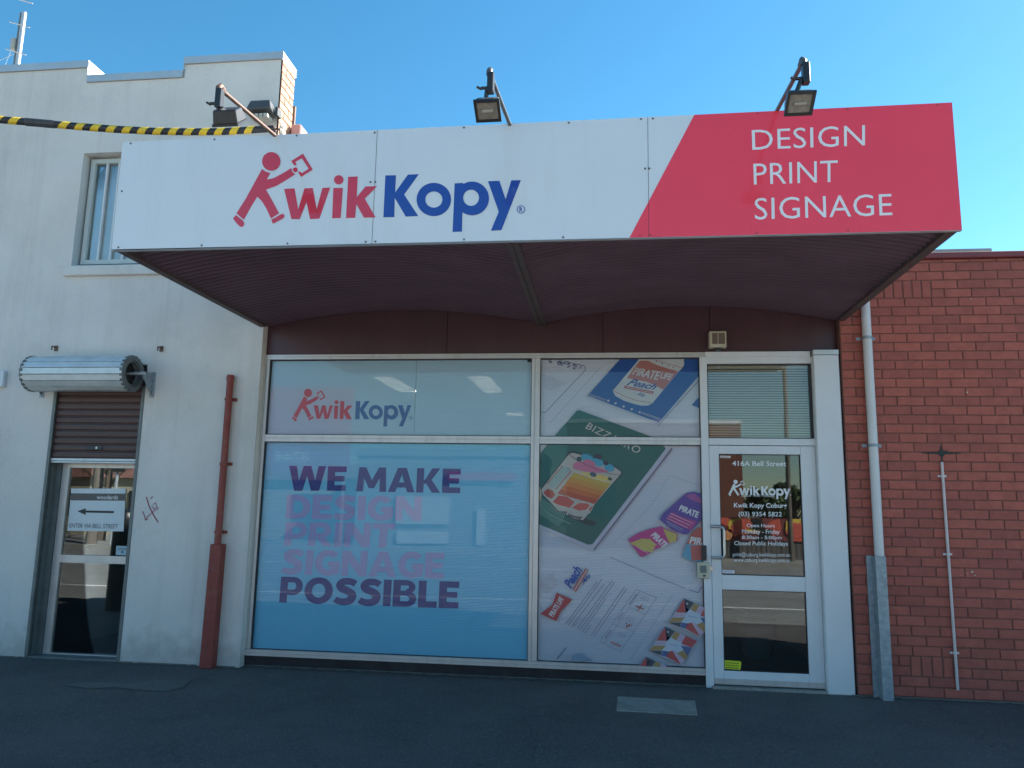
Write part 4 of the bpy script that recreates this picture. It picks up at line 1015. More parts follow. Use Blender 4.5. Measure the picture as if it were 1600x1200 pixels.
for pts in ([(50, 492), (95, 452), (150, 470), (176, 510), (140, 556), (85, 530)], [(142, 580), (200, 516), (290, 525), (362, 582), (312, 640), (200, 612)], [(322, 636), (400, 586), (480, 592), (508, 612), (470, 660), (400, 668)], [(490, 640), (545, 604), (500, 690)]):
    f.poly(a2(pts), ink((.47, .10, .085)))
    f.line(a2(pts+[pts[0]]), 1.0, gl)
for pts in ([(132, 628), (215, 668), (285, 672), (268, 702), (180, 680)], [(290, 690), (370, 718), (436, 722), (410, 750), (300, 716)]): f.poly(a2(pts), ink((.12, .11, .12)))
f.poly(a2([(345, 215), (385, 195), (450, 200), (560, 240), (690, 285), (650, 300), (540, 300), (440, 285), (345, 262)]), ink((.50, .16, .26)))
f.poly(a2([(390, 285), (480, 300), (600, 325), (705, 345), (708, 385), (600, 370), (480, 330)]), ink((.58, .46, .13)))
for x, y, r1, r2, c_ in ((480, 160, 62, 42, (.07, .30, .42)), (585, 200, 55, 40, (.07, .30, .42)), (690, 250, 52, 38, (.07, .30, .42)), (585, 145, 38, 24, (.06, .05, .07)), (655, 210, 26, 20, (.06, .05, .07)), (535, 318, 34, 22, (.05, .10, .14)), (620, 335, 24, 16, (.60, .36, .12)), (695, 360, 22, 14, (.05, .05, .06)), (400, 170, 24, 24, (.05, .08, .1)), (500, 205, 60, 28, (.50, .16, .26))):
    f.ell(*a2([(x, y)])[0], r1*.1625, r2*.1625, ink(c_), .36, 14)
f.ring(*a2([(556, 208)])[0], 45, 8.5, 44.3, 7.8, ink((.03, .04, .06)), .385, 30)
hb = ink((.25, .46, .40))
f.line(a2([(5, 590), (120, 700), (320, 792)]), .8, hb)
for k in range(16):
    t = k/15; x = 10+t*230; y = 600+t*150; f.line(a2([(x, y), (x+25, y-62)]), .8, hb); f.line(a2([(x, y+10), (x-45, y+62)]), .8, hb)
f.ell(*a2([(5, 510)])[0], 6, 14, ink((.42, .36, .26)), 0, 14)
# cans on the right
f.line(a2([(1265, 325), (1560, 425)]), .4, faint); f.line(a2([(1265, 325), (1100, 600), (700, 1010)]), .35, faint)
f.poly(a2([(1395, 520), (1430, 495), (1500, 482), (1580, 505), (1580, 740), (1445, 885), (1400, 892), (1290, 845), (1172, 750), (1195, 700)]), ink((.10, .06, .26)))
f.poly(a2([(1415, 520), (1500, 495), (1580, 560), (1580, 600), (1470, 560)]), ink((.30, .08, .25)))
f.poly(a2([(1285, 678), (1400, 730), (1530, 770), (1465, 850), (1340, 800), (1232, 742)]), ink((.38, .05, .19)))
f.text('PIRATE', a2([(1352, 660), (1530, 735), (1552, 678), (1375, 608)]), white, .04)
for k in range(3): f.line(a2([(1275-k*18, 690+k*22), (1490-k*25, 785+k*22)]), .9, ink((.55, .45, .55)), 1.5)
f.line(a2([(1235, 765), (1400, 850)]), .7, sil, 1.4); f.line(a2([(1250, 790), (1380, 862)]), .6, sil, 1.4)
f.poly(a2([(868, 938), (960, 880), (1080, 838), (1190, 812), (1215, 830), (1345, 888), (1340, 945), (1240, 985), (1130, 1035), (1010, 1108), (985, 1100)]), ink((.45, .05, .20)))
f.poly(a2([(885, 975), (1000, 930), (1080, 935), (1135, 985), (1100, 1060), (1010, 1050), (950, 1010)]), ink((.48, .36, .10)))
f.poly(a2([(1205, 835), (1340, 892), (1325, 955), (1265, 975), (1230, 900)]), ink((.48, .36, .10)))
f.text('PIRATE', a2([(1082, 905), (1205, 1022), (1258, 985), (1130, 868)]), white, .04)
for k in range(3): f.line(a2([(960+k*26, 985-k*18), (1110+k*20, 1075-k*40)]), .8, ink((.55, .50, .25)), 1.4)
f.line(a2([(940, 1000), (1080, 1085)]), .8, ink((.6, .35, .45)), 1.3)
f.poly([(1080, 833), (1090, 824), (1105, 822), (1105, 850), (1072, 850)], ink((.40, .09, .07)))
f.poly([(1072, 850), (1105, 850), (1105, 877), (1078, 877), (1065, 869)], ink((.12, .30, .42)))
f.poly([(1078, 852), (1100, 850), (1096, 874), (1080, 876)], ink((.46, .12, .10)))
f.text('PIRA', [(1076, 849), (1104, 853), (1106, 842), (1079, 838)], white, .04)
# second letterhead
f.line(a3([(680, 120), (1100, 300), (1380, 412)]), .7, ink((.12, .13, .28))); f.line(a3([(1415, 425), (1500, 452), (1530, 400), (1550, 400)]), 1.0, ink((.12, .13, .28)))
f.text('Peach', a3([(318, 418), (425, 240), (345, 190), (240, 372)]), ink((.04, .09, .34)), .03, .3)
f.poly(a3([(330, 425), (450, 225), (475, 243), (360, 447)]), redi)
f.line(a3([(347, 432), (462, 240)]), 1.4, white, 1.5)
f.text('Ale', a3([(430, 385), (500, 300), (478, 272), (405, 345)]), ink((.04, .09, .34)), .02, .3)
f.poly(a3([(180, 450), (328, 518), (270, 575), (232, 612), (205, 660), (180, 718), (28, 648), (140, 565)]), ink((.42, .06, .065)))
f.text('PIRATE LIFE', a3([(152, 682), (248, 515), (212, 482), (104, 655)]), white, .03)
for k in range(7): f.line(a3([(0+k*12, 380+k*14), (150+k*8, 262+k*18)]), .5, ink((.45, .16, .18)), 1.5)
for (s_, e_) in (((265, 745), (560, 345)), ((290, 755), (605, 325)), ((318, 772), (622, 372)), ((370, 790), (700, 338)), ((395, 802), (725, 352)), ((420, 817), (640, 508)), ((447, 827), (500, 750)), ((505, 850), (812, 398)), ((530, 862), (838, 412)), ((345, 765), (372, 735))):
    f.line(a3([s_, e_]), .9, ink((.13, .13, .20)), 2.2)
tl = ink((.20, .17, .26))
f.line(a3([(920, 420), (1112, 500), (775, 1000), (585, 910), (920, 420)]), .5, tl)
f.line(a3([(960, 438), (628, 930)]), .4, tl); f.line(a3([(865, 592), (1005, 655)]), .4, tl); f.line(a3([(710, 745), (895, 815)]), .4, tl)
f.line(a3([(858, 560), (928, 465)]), 1.5, tl, 3); f.line(a3([(755, 700), (800, 640)]), 1.5, tl, 3); f.line(a3([(635, 878), (690, 800)]), 1.5, tl, 3)
for (x, y) in ((985, 510), (850, 700), (770, 850)):
    for k in range(4): f.line(a3([(x+k*18-20, y+k*8), (x+k*18+5, y+k*8-34)]), .6, tl, 1.2)
f.line(a3([(920, 575), (992, 605)]), 1.7, redi); f.line(a3([(938, 618), (975, 562)]), 1.7, redi)
for k in range(10): f.ell(*a3([(850+random.uniform(-32, 32), 755+random.uniform(-22, 22))])[0], 1.2, 1.2, redi, n=6)
for k in range(7): f.line(a3([(685+k*14, 905+k*6), (692+k*14, 920+k*6)]), 1.2, redi); f.line(a3([(690+k*12, 918+k*6), (700+k*12, 900+k*6)]), .8, redi)
f.line(a3([(1262, 465), (865, 1080)]), .5, faint)
# swatch cards
dk = ink((.055, .065, .085)); nv = ink((.08, .12, .26)); rd = ink((.43, .075, .075)); ocr = ink((.36, .22, .09)); pk = ink((.47, .34, .44)); wb_ = ink((.45, .50, .58))
def swatch(dx, dy_):
    S = lambda pts: a3([(x+dx, y+dy_) for x, y in pts])
    f.poly(S([(1190, 765), (1490, 900), (1340, 1120), (1045, 990)]), wb_)
    base = f.y
    for pts, mt in (([(1190, 765), (1282, 808), (1240, 868), (1212, 898)], dk), ([(1188, 768), (1110, 896), (1210, 900)], rd), ([(1190, 765), (1215, 860), (1240, 868), (1205, 905)], nv),
                    ([(1282, 808), (1332, 830), (1295, 895), (1248, 868)], ocr), ([(1332, 830), (1382, 850), (1345, 912), (1298, 895)], pk), ([(1382, 850), (1490, 900), (1440, 962), (1340, 925)], rd),
                    ([(1338, 940), (1442, 962), (1400, 1037), (1360, 980)], nv), ([(1305, 1010), (1360, 985), (1402, 1035), (1378, 1082)], ocr), ([(1270, 985), (1300, 1000), (1378, 1082), (1340, 1118)], pk),
                    ([(1220, 1000), (1262, 990), (1340, 1120), (1200, 1047)], rd), ([(1045, 990), (1082, 942), (1200, 942), (1160, 984)], ocr), ([(1108, 900), (1205, 908), (1195, 936), (1085, 936)], pk),
                    ([(1045, 990), (1168, 988), (1148, 1032)], dk), ([(1172, 988), (1228, 1000), (1198, 1047), (1150, 1032)], nv)):
        f.y = base; f.poly(S(pts), mt); 
    f.ell(*S([(1218, 815)])[0], 1.3, 1.3, white, n=8); f.line(S([(1225, 925), (1310, 945)]), .7, nv, 2)
swatch(0, 0); swatch(178, -262); swatch(-178, 280)
f.line(a3([(270, 960), (188, 1065)]), 1.9, ink((.12, .16, .26)))
f.poly(a3([(320, 1080), (338, 1035), (375, 1017), (430, 1030), (520, 1085)]), ink((.18, .26, .36)))
b = B(); b.box(Xb_+.037, Xc-.032, FY+.001, FY+.005, .156, Zt-.046)
po = solo('window_poster', b, paper, 'pale printed poster of cans and cards filling both panes left of the door', 'window poster', (.12, FY, .156))
par(f.make('printed_artwork'), po)
# black tape corner in the upper left pane
f = Flat(FY-.001); f.poly([(824, 561), (836, 561), (836, 575), (832, 575), (832, 566), (824, 566)], ink((.02, .02, .025))); o = f.make('tape_piece'); tag(o, 'black tape in the top right corner of upper left pane', 'tape')
# door lettering
f = Flat(DY-.0065)
d3 = lambda x0, x1, yt, yb, sl_=0: [(1100+x0/3, 690+yb/3), (1100+x1/3, 690+yb/3+sl_), (1100+x1/3, 690+yt/3+sl_), (1100+x0/3, 690+yt/3)]
vw = ink((.72, .74, .76), .5)
GL = []
for st, x0, x1, yt, yb, bo in (('416A Bell Street', 132, 385, 90, 114, .02), ('DESIGN - PRINT - SIGNAGE', 176, 330, 249, 258, 0), ('Kwik Kopy Coburg', 140, 388, 287, 316, .02), ('(03) 9354 5822', 162, 365, 328, 356, .01),
                           ('Open Hours', 200, 332, 384, 406, .01), ('Monday - Friday', 178, 355, 411, 437, .01), ('8:30am - 5:00pm', 178, 365, 440, 462, .01), ('Closed Public Holidays', 142, 393, 466, 492, .01),
                           ('print@coburg.kwikkopy.com.au', 135, 403, 518, 544, 0), ('www.coburg.kwikkopy.com.au', 140, 403, 545, 570, 0)):
    f = Flat(DY-.0065); f.text(st, d3(x0, x1, yt, yb, .6), vw, bo); f.make('lettering', DL)
x0w, z0w = at(1137.5, 772, DY); x1w, _ = at(1236, 772, DY); sc = (x1w-x0w)/(lx1-lx0)
for g_, nm in zip(wordmark(DY-.0075, x0w, z0w, sc, (vw, vw)), ('figure_logo', 'lettering', 'lettering')): g_.make(nm, DL)
ylw = ink((.62, .68, .03)); kk = ink((.05, .06, .02))
for (nm, lab, pts, mt) in (('door_sticker', 'tiny white sticker in the top left corner of the shop door glass', [(75, 65), (125, 67), (125, 78), (75, 76)], ink((.6, .55, .52))), ('door_sticker', 'tiny white sticker at the bottom left of the upper shop door glass', [(85, 602), (143, 604), (143, 618), (85, 616)], ink((.65, .7, .75)))):
    f = Flat(DY-.0075); f.poly([(1100+x/3, 690+y/3) for x, y in pts], mt); f.line([(1100+(pts[0][0]+8)/3, 690+(pts[0][1]+7)/3), (1100+(pts[1][0]-8)/3, 690+(pts[1][1]+7)/3)], .8, ink((.1, .12, .3)), 1.5); o = f.make(nm); tag(o, lab, 'sticker')
f = Flat(DY-.0075); f.poly([(1100+x/3, 690+y/3) for x, y in [(95, 1024), (172, 1030), (175, 1040), (170, 1070), (96, 1064)]], ylw)
for k in range(3): f.line([(1100+102/3, 690+(1036+k*11)/3), (1100+164/3, 690+(1040+k*11)/3)], 1.3, kk, 1.8)
o = f.make('door_sticker'); tag(o, 'yellow warning sticker at the bottom left of the lower shop door glass', 'sticker')
# planter inside the door
b = B(); prof = [(.13, 0), (.15, .02), (.20, .30), (.215, .42), (.20, .42), (.18, .36)]
pxx = at(1182, 960, 1.5)[0]
b.tube([(pxx, 1.5, .012+h) for r_, h in prof], .2, 20, True, [r_ for r_, h in prof])
solo('planter_pot', b, mat('white_pot', (.22, .22, .22), .5), 'pale round pot standing inside behind the lower door glass', 'plant pot', (pxx, 1.5, 0), smooth=True)

# ------------------------------------------------------------------ awning with the fascia sign
AW = thing('awning_sign', 'box awning over the shop with white and red fascia sign and maroon soffit', 'awning', (-.66, -1.3, 3.41))
ZA0, ZA1 = 3.412, 4.275
seams = [XL, at(585, 300, AY)[0], at(1013, 275, AY)[0], XR]
ztl, ztr = at(195, 222, AY)[1], at(1487, 160, AY)[1]
def zt_(x): return ztl+(ztr-ztl)*(x-XL)/(XR-XL)
def zb_(x):
    a, c = at(178, 389.5, AY)[1], at(1500, 360, AY)[1]; return a+(c-a)*(x-XL)/(XR-XL)
ra = at(1084.8, 177.5, AY); rb = at(983.5, 374.5, AY)
for i in range(3):
    x0, x1 = seams[i]+(.0012 if i else 0), seams[i+1]-(.0012 if i < 2 else 0)
    b = B(); b.hexa([(x0, AY, zb_(x0)), (x1, AY, zb_(x1)), (x1, AY+.006, zb_(x1)), (x0, AY+.006, zb_(x0)), (x0, AY, zt_(x0)), (x1, AY, zt_(x1)), (x1, AY+.006, zt_(x1)), (x0, AY+.006, zt_(x0))])
    part('fascia_panel', b, M['sign'], AW)
fr = Flat(AY-.0004)
fr.wpoly([(rb[0], zb_(rb[0])+.0005), (XR-.001, zb_(XR)+.0005), (XR-.001, zt_(XR)-.0005), (ra[0], zt_(ra[0])-.0005)], M['signred'])
fr.make('red_panel', AW)
for jx, jz in ((seams[2], 0), (seams[1], -1.6)):
    fl = Flat(AY-.0006); fl.wpoly([(jx-.0015, zb_(jz)+.001), (jx+.0015, zb_(jz)+.001), (jx+.0015, zt_(jz)-.001), (jx-.0015, zt_(jz)-.001)], M['aludark']); fl.make('panel_joint', AW)
#([(seams[2]-.0015, zb_(0)+.001), (seams[2]+.0015, zb_(0)+.001), (seams[2]+.0015, zt_(0)-.001), (seams[2]-.0015, zt_(0)-.001)], M['aludark'])
pass
for f, nm in zip(wordmark(AY-.0012, mats=(M['logored'], M['logoblue'])), ('figure_logo', 'lettering', 'lettering')): f.make(nm, AW)
for st, q_ in (('DESIGN', [(1175.5, 234.5), (1351.5, 227.5), (1351.5, 195), (1174.5, 203)]), ('PRINT', [(1178, 288.5), (1308, 286), (1317, 250.5), (1177, 256)]), ('SIGNAGE', [(1179.5, 343.5), (1394.5, 336.5), (1393, 302.5), (1179, 309.5)])):
    if st == 'PRINT': q_ = [(1178, 288.5), (1309, 284), (1309, 250.5), (1177, 256)]
    f = Flat(AY-.0012); f.text(st, q_, M['logowhite'], -.004, 0, 1.02); f.make('lettering', AW)
# screws
scr = [(205,219),(335.5,215.5),(463.8,211.5),(585.4,207.6),(725,199.5),(888.7,191.8),(1001.5,185.5),(1020,184.5),(1183.8,174.5),(1324,167.6),(1465,163.5),(190.6,298.8),(185,388),(315,386),(449,383.8),(571.4,381.5),(586.4,381.5),(725,377.3),(879.9,373.6),(1000,369.9),(1015.9,369.4),(1182.4,364.8),(1325,360),(579,284.6),(586.4,284.6),(1008,263.5),(1014.5,263.5)]
sb_ = B(); sb_.tube([(0, 0, 0), (0, -.003, 0), (0, -.005, 0)], .01, 8, True, [.0075, .007, .004]); sme = sb_.mesh('screw', [M['screw']]); sme2 = sb_.mesh('screw', [mat('red_screw', (.45, .06, .08), .5)])
AO = ORG[AW.name]
for px, py in scr:
    x, z = at(px, py, AY); z = min(max(z, zb_(x)+.014), zt_(x)-.014)
    o = bpy.data.objects.new('screw', sme2 if (px > 1090 or (px > 990 and py > 350)) else sme); col.objects.link(o); o.parent = AW; o.location = (x-AO[0], AY-.0012-AO[1], z-AO[2])
# edge trims, returns, roof
b = B(); b.box(XL, XR, AY-.003, AY+.03, ZA0-.012, zb_(0)-.006+.003); part('edge_trim', b, M['galv'], AW)
b = B(); b.box(XL, XL+.02, AY+.032, -.13, 3.45, 4.25); b.box(XR-.02, XR, AY+.032, -.13, 3.45, 4.25); part('return_panel', b, M['beam'], AW)
b = B(); b.box(XL+.022, XR-.022, AY+.04, -.015, 3.86, 3.88); part('roof_sheet', b, M['galv'], AW)
b = B(); b.box(XL+.022, XR-.022, AY+.008, AY+.035, 3.46, ZA1-.03); part('backing', b, M['darkmetal'], AW)
# beams
bw = .07
for nm, xx0, xx1 in (('side_beam', XL+.002, XL+bw), ('side_beam', XR-bw, XR-.002)):
    b = B(); b.box(xx0, xx1, AY+.032, -.122, 3.412, 3.428); s_ = xx1-.010 if xx0 < 0 else xx0; b.box(s_, s_+.010, AY+.034, -.12, 3.430, 3.56)
    part(nm, b, M['beam'], AW)
xm = at(845, 505, 0)[0]; xm2 = at(800, 387, AY)[0]; xm = (xm+xm2)/2
b = B(); b.box(xm-.045, xm-.007, AY+.032, -.015, 3.413, 3.423); b.box(xm+.007, xm+.045, AY+.032, -.015, 3.413, 3.423); b.box(xm-.005, xm+.005, AY+.033, -.016, 3.418, 3.52); b.box(xm-.046, xm-.038, AY+.034, -.017, 3.425, 3.47); b.box(xm+.038, xm+.046, AY+.034, -.017, 3.425, 3.47)
part('centre_beam', b, M['beam'], AW)
b = B(); b.box(XL+.07, XR-.07, AY+.036, AY+.044, 3.40, 3.60); part('inner_angle', b, M['beam'], AW)
# arched corrugated soffit, two bays
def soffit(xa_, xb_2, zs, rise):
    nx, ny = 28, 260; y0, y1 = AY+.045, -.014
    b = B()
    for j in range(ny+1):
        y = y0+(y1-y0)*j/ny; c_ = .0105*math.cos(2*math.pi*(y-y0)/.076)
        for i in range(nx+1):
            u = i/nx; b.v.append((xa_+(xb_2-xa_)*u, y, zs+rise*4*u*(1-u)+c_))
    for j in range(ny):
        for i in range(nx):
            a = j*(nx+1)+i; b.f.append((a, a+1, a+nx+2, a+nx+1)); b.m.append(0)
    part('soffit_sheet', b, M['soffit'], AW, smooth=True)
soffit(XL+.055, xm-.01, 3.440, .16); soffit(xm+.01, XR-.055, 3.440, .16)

# ------------------------------------------------------------------ floodlights on arms
def floodlight(base, tip, body, tilt, face, label, armm, bodym, w_=.17, yt=-3.25, lens=True, hs_=1.0):
    bx, bz = at(*base, AY); tx, tz = at(*tip, yt)
    L_ = thing('sign_floodlight', label, 'floodlight', (bx, AY, bz), 'floodlights on arms above the fascia')
    b = B(); b.tube([(bx, AY+.04, bz-.01), (tx, yt, tz-.02)], .014, 12); part('arm', b, armm, L_, smooth=True)
    b = B(); b.tube([(bx, AY+.05, bz-.03), (bx, AY+.035, bz-.006)], .028, 12); part('arm_foot', b, armm, L_)
    b = B(); b.tube([(tx, yt+.03, tz-.012), (tx, yt-.012, tz), (tx, yt-.03, tz-.02), (tx, yt-.03, tz-.045)], .019, 12); part('elbow', b, armm, L_, smooth=True)
    cx_, cz_ = at(*body, yt-.03)
    # bracket box
    zt1 = tz-.035; zb1 = tz-.155
    b = B(); b.box(tx-.022+.012, tx+.030+.0, yt-.055, yt-.005, zb1-.01, zt1); part('gear_box', b, M['black'], L_, bevel=.004)
    b = B(); b.tube([(tx-.05, yt-.03, zb1+.025), (tx-.005, yt-.03, zb1+.025)], .010, 8); b.tube([(tx-.012, yt-.03, zb1+.03), (cx_-.02, yt-.02, cz_+.02)], .014, 8); b.tube([(tx-.075, yt-.03, zb1+.035), (tx-.048, yt-.03, zb1+.018)], .008, 6); part('knuckle', b, M['black'], L_)
    # housing: trapezoid box, lens side down and back
    hw, hd, hh = w_/2, .085*hs_, .09*hs_
    rot = Matrix.Rotation(tilt, 3, 'X') @ Matrix.Rotation(0, 3, 'Z')
    def T(p): q_ = rot @ Vector(p); return (cx_+q_.x, yt-.03+q_.y, cz_+q_.z)
    b = B(); top = .62
    b.hexa([T(p) for p in ((-hw, -hd, -hh/2), (hw, -hd, -hh/2), (hw, hd, -hh/2), (-hw, hd, -hh/2), (-hw*.92, -hd*top, hh/2), (hw*.92, -hd*top, hh/2), (hw*.92, hd*top, hh/2), (-hw*.92, hd*top, hh/2))])
    hs = part('housing', b, bodym, L_, bevel=.006)
    b = B(); g_ = .012
    for (x0, x1, y0, y1) in ((-hw-.004, hw+.004, -hd-.004, -hd+g_), (-hw-.004, hw+.004, hd-g_, hd+.004), (-hw-.004, -hw+g_, -hd+g_, hd-g_), (hw-g_, hw+.004, -hd+g_, hd-g_)):
        b.hexa([T(p) for p in ((x0, y0, -hh/2-.014), (x1, y0, -hh/2-.014), (x1, y1, -hh/2-.014), (x0, y1, -hh/2-.014), (x0, y0, -hh/2+.003), (x1, y0, -hh/2+.003), (x1, y1, -hh/2+.003), (x0, y1, -hh/2+.003))])
    part('bezel', b, M['black'], hs)
    b = B(); b.hexa([T(p) for p in ((-hw+g_, -hd+g_, -hh/2-.005), (hw-g_, -hd+g_, -hh/2-.005), (hw-g_, hd-g_, -hh/2-.005), (-hw+g_, hd-g_, -hh/2-.005), (-hw+g_, -hd+g_, -hh/2-.001), (hw-g_, -hd+g_, -hh/2-.001), (hw-g_, hd-g_, -hh/2-.001), (-hw+g_, hd-g_, -hh/2-.001))])
    part('lens', b, mat('sooty_lens', (.20, .185, .16), .3, var=.4, vs_=30), hs)
    b = B()
    b.tube([T((-hw*.45, 0, -hh/2-.010)), T((hw*.45, 0, -hh/2-.007))], .010, 10); part('lamp_tube', b, mat('lamp_glass', (.30, .28, .24), .3), hs)
    return L_
floodlight((430, 209), (346, 136), (357, 180), R(40), 1, 'black floodlight on a rusty arm at the left end of the fascia', M['arm'], M['black'], .165, hs_=.9)
floodlight((797, 192), (766, 111), (763, 167), R(-30), 1, 'grey floodlight on a straight arm above the second word of the sign', M['greyhouse'], M['greyhouse'], .150, hs_=.82)
floodlight((1215, 168), (1253, 95), (1248, 156), R(-34), 1, 'grey floodlight on an arm above the red part of the sign', M['greyhouse'], M['greyhouse'], .150, hs_=.82)
# wall floodlight on the render
fx, fz = at(410, 172, WY-.12)
wf = thing('wall_floodlight', 'grey box floodlight fixed on the white render near the parapet corner', 'floodlight', (fx, WY, fz))
b = B(); b.hexa([(fx-.15, WY-.20, fz-.02), (fx+.13, WY-.20, fz-.02), (fx+.13, WY-.05, fz-.07), (fx-.15, WY-.05, fz-.07), (fx-.12, WY-.17, fz+.09), (fx+.10, WY-.17, fz+.09), (fx+.10, WY-.07, fz+.08), (fx-.12, WY-.07, fz+.08)]); part('housing', b, M['greyhouse'], wf, bevel=.006)
b = B(); b.box(fx-.11, fx+.09, WY-.185, WY-.06, fz-.11, fz-.072); part('lens', b, M['lens'], wf)
for k in range(3):
    b = B(); b.box(fx-.06+k*.05, fx-.052+k*.05, WY-.19, WY-.1855, fz-.112, fz-.074); part('lens_rib', b, M['darkmetal'], wf)
b = B(); b.box(fx+.135, fx+.165, WY-.10, WY-.002, fz-.05, fz+.04); part('bracket', b, M['darkmetal'], wf)

# ------------------------------------------------------------------ striped service cable
def cpt(px, py, Y): x, z = at(px, py, Y); return Vector((x, Y, z))
path = [(-60, 182, -1.35), (0, 187, -1.2), (60, 192, -1.08), (120, 197.5, -.96), (180, 202, -.86), (240, 205, -.76), (300, 206, -.66), (350, 205.5, -.56), (400, 202.5, -.46), (428, 201, -.40)]
P3 = [cpt(*p_) for p_ in path]
dense = []
for a, c in zip(P3[:-1], P3[1:]):
    for k in range(12): dense.append(a.lerp(c, k/12))
dense.append(P3[-1])
sc_ = thing('striped_cable', 'overhead cable sheathed in yellow and black striped tube across the white render', 'cable', dense[-1])
b = B(); b.tube(dense, .036, 14); part('sheath', b, M['blackp'], sc_, smooth=True)
# yellow bands, slanted
n_ = 14; s_acc = 0; yb = []
lens_ = [0]
for a, c in zip(dense[:-1], dense[1:]): lens_.append(lens_[-1]+(c-a).length)
tot = lens_[-1]
def along(s):
    s = max(0, min(tot, s))
    for i in range(len(lens_)-1):
        if lens_[i+1] >= s: return dense[i].lerp(dense[i+1], (s-lens_[i])/(lens_[i+1]-lens_[i]+1e-9)), (dense[i+1]-dense[i]).normalized()
s = .12; i = 0
while s < tot-.22:
    if not (.62 < s < .80):
        b = B(); wd_ = .075; n2 = 16; ringsv = []
        for e in range(5):
            ds = s+wd_*e/4; row = []
            for k in range(n2):
                t = 2*math.pi*k/n2
                p, d = along(ds+.028*math.sin(t)); u = d.cross(Vector((0, 0, 1))).normalized(); v = u.cross(d)
                row.append(p+.0372*(math.cos(t)*u+math.sin(t)*v))
            ringsv.append(row)
        n0 = len(b.v)
        for row in ringsv: b.v += [tuple(q_) for q_ in row]
        for e in range(4):
            for k in range(n2):
                a = n0+e*n2+k; c = n0+e*n2+(k+1) % n2; b.f.append((a, c, c+n2, a+n2)); b.m.append(0)
        part('stripe', b, M['yellow'], sc_, smooth=True)
    s += .148; i += 1
p, d = along(.68); b = B()
b.tube([along(.54)[0], along(.66)[0], along(.80)[0]], .040, 10); part('joint_tape', b, M['darkmetal'], sc_)
# insulators and clutter at the corner
ix_, iz_ = at(441, 203, -.30)
ins = thing('cable_insulator', 'stacked porcelain insulators at the end of the striped cable by the brick corner', 'insulator', (ix_, -.3, iz_))
for k, (dx, dz, r_) in enumerate(((0, .02, .05), (.0, -.03, .055), (-.09, .01, .035), (-.13, -.01, .03))):
    b = B(); b.tube([(ix_+dx-.02, -.3, iz_+dz), (ix_+dx, -.3, iz_+dz), (ix_+dx+.02, -.3, iz_+dz)], r_, 14, True, [r_*.6, r_, r_*.6]); part('insulator_disc', b, M['porc'] if k < 2 else M['arm'], ins, smooth=True)
b = B(); b.tube([dense[-1], (ix_-.12, -.31, iz_+.02), (ix_, -.3, iz_), (xC+.02, -.10, iz_+.02)], .012, 8); b.tube([(ix_-.14, -.3, iz_-.02), (ix_-.05, -.25, iz_-.06), (ix_+.03, -.2, iz_-.14)], .01, 8); b.tube([(ix_+.0, -.3, iz_-.02), (ix_+.01, -.28, iz_-.14)], .014, 8); part('cable_end', b, M['arm'], ins)
# stub wall and pipe behind the fascia
x0, z1 = at(455, 194, .15); x1, _ = at(470, 194, .15)
b = B(); b.box(x0, x1, .15, .75, 4.16, z1)
solo('stub_wall', b, mat('pink_stub', (.50, .30, .27), .9, var=.12, bump=.4), 'short pink masonry stub beside the brick parapet corner', 'wall stub', ((x0+x1)/2, .4, 4.15), bevel=.01)
x0, z1 = at(460, 167, .28); b = B(); b.tube([(x0, .28, 4.15), (x0, .28, z1)], .022, 10)
solo('vent_pipe', b, M['arm'], 'thin pipe standing behind the brick parapet corner', 'pipe', (x0, .28, 4.15), smooth=True)
# antenna mast
my = 2.2; mx0, mz0 = at(27, 104, my); mx1, mz1 = at(41, -2, my); mx = (mx0+mx1)/2
am = thing('antenna_mast', 'galvanised radio mast with short cross arms behind the rendered parapet', 'antenna mast', (mx0, my, 5.9))
dzz = (mx1-mx0)/(mz1-mz0)
X = lambda z: mx0+(z-mz0)*dzz*.6
b = B(); b.tube([(X(5.9), my, 5.9), (X(9), my, 9)], .035, 12); part('mast', b, M['galv'], am, smooth=True)
b = B(); b.tube([(X(5.9)-.05, my, 5.9), (X(mz0+.9)-.05, my, mz0+.9)], .02, 8); part('stay_pole', b, M['guide'], am)
for px, py in ((38, 5), (33, 42.5), (27, 85)):
    z = at(px, py, my)[1]; b = B(); b.tube([(X(z)-.14, my-.1, z+.03), (X(z)+.14, my-.02, z-.03)], .009, 8); part('cross_arm', b, M['galv'], am)
z = at(30, 70, my)[1]; b = B(); b.box(X(z)-.12, X(z)-.06, my-.05, my+.02, z-.09, z+.09); part('control_box', b, M['reveal'], am)
gx, gz = at(0, 84, my); b = B(); b.tube([(X(8.9), my, 8.9), (gx-.3, my, 6.6)], .003, 6); b.tube([(X(mz0+.25), my, mz0+.25), (gx-.5, my, mz0-.1)], .004, 6); part('guy_wire', b, M['galv'], am)

# ------------------------------------------------------------------ litter at the wall foot
b = B()
for k in range(120):
    px = random.choice([random.uniform(300, 700), random.uniform(1320, 1600), random.uniform(1100, 1330), random.uniform(0, 1600)])
    x = gr(px, 1060)[0]; y = (-.02 if x > -3.5 and x < 2.2 else WY)-abs(random.gauss(0, .06))-.025
    if random.random() < .25: y = random.uniform(-2.6, -.2)
    s_ = random.uniform(.003, .011); a = random.uniform(0, 6.28); h = .006
    pts = [(x+s_*math.cos(a), y+s_*math.sin(a), h), (x+s_*.5*math.cos(a+1.6), y+s_*.5*math.sin(a+1.6), h+.003), (x-s_*math.cos(a), y-s_*math.sin(a), h), (x+s_*.5*math.cos(a-1.6), y+s_*.5*math.sin(a-1.6), h+.002)]
    b.face(pts)
o = part('leaf_litter', b, mat('dry_litter', (.28, .24, .16), .9, var=.4, vs_=30)); tag(o, 'scattered dry leaf crumbs along the foot of the walls', 'litter', kind='stuff')
b = B()
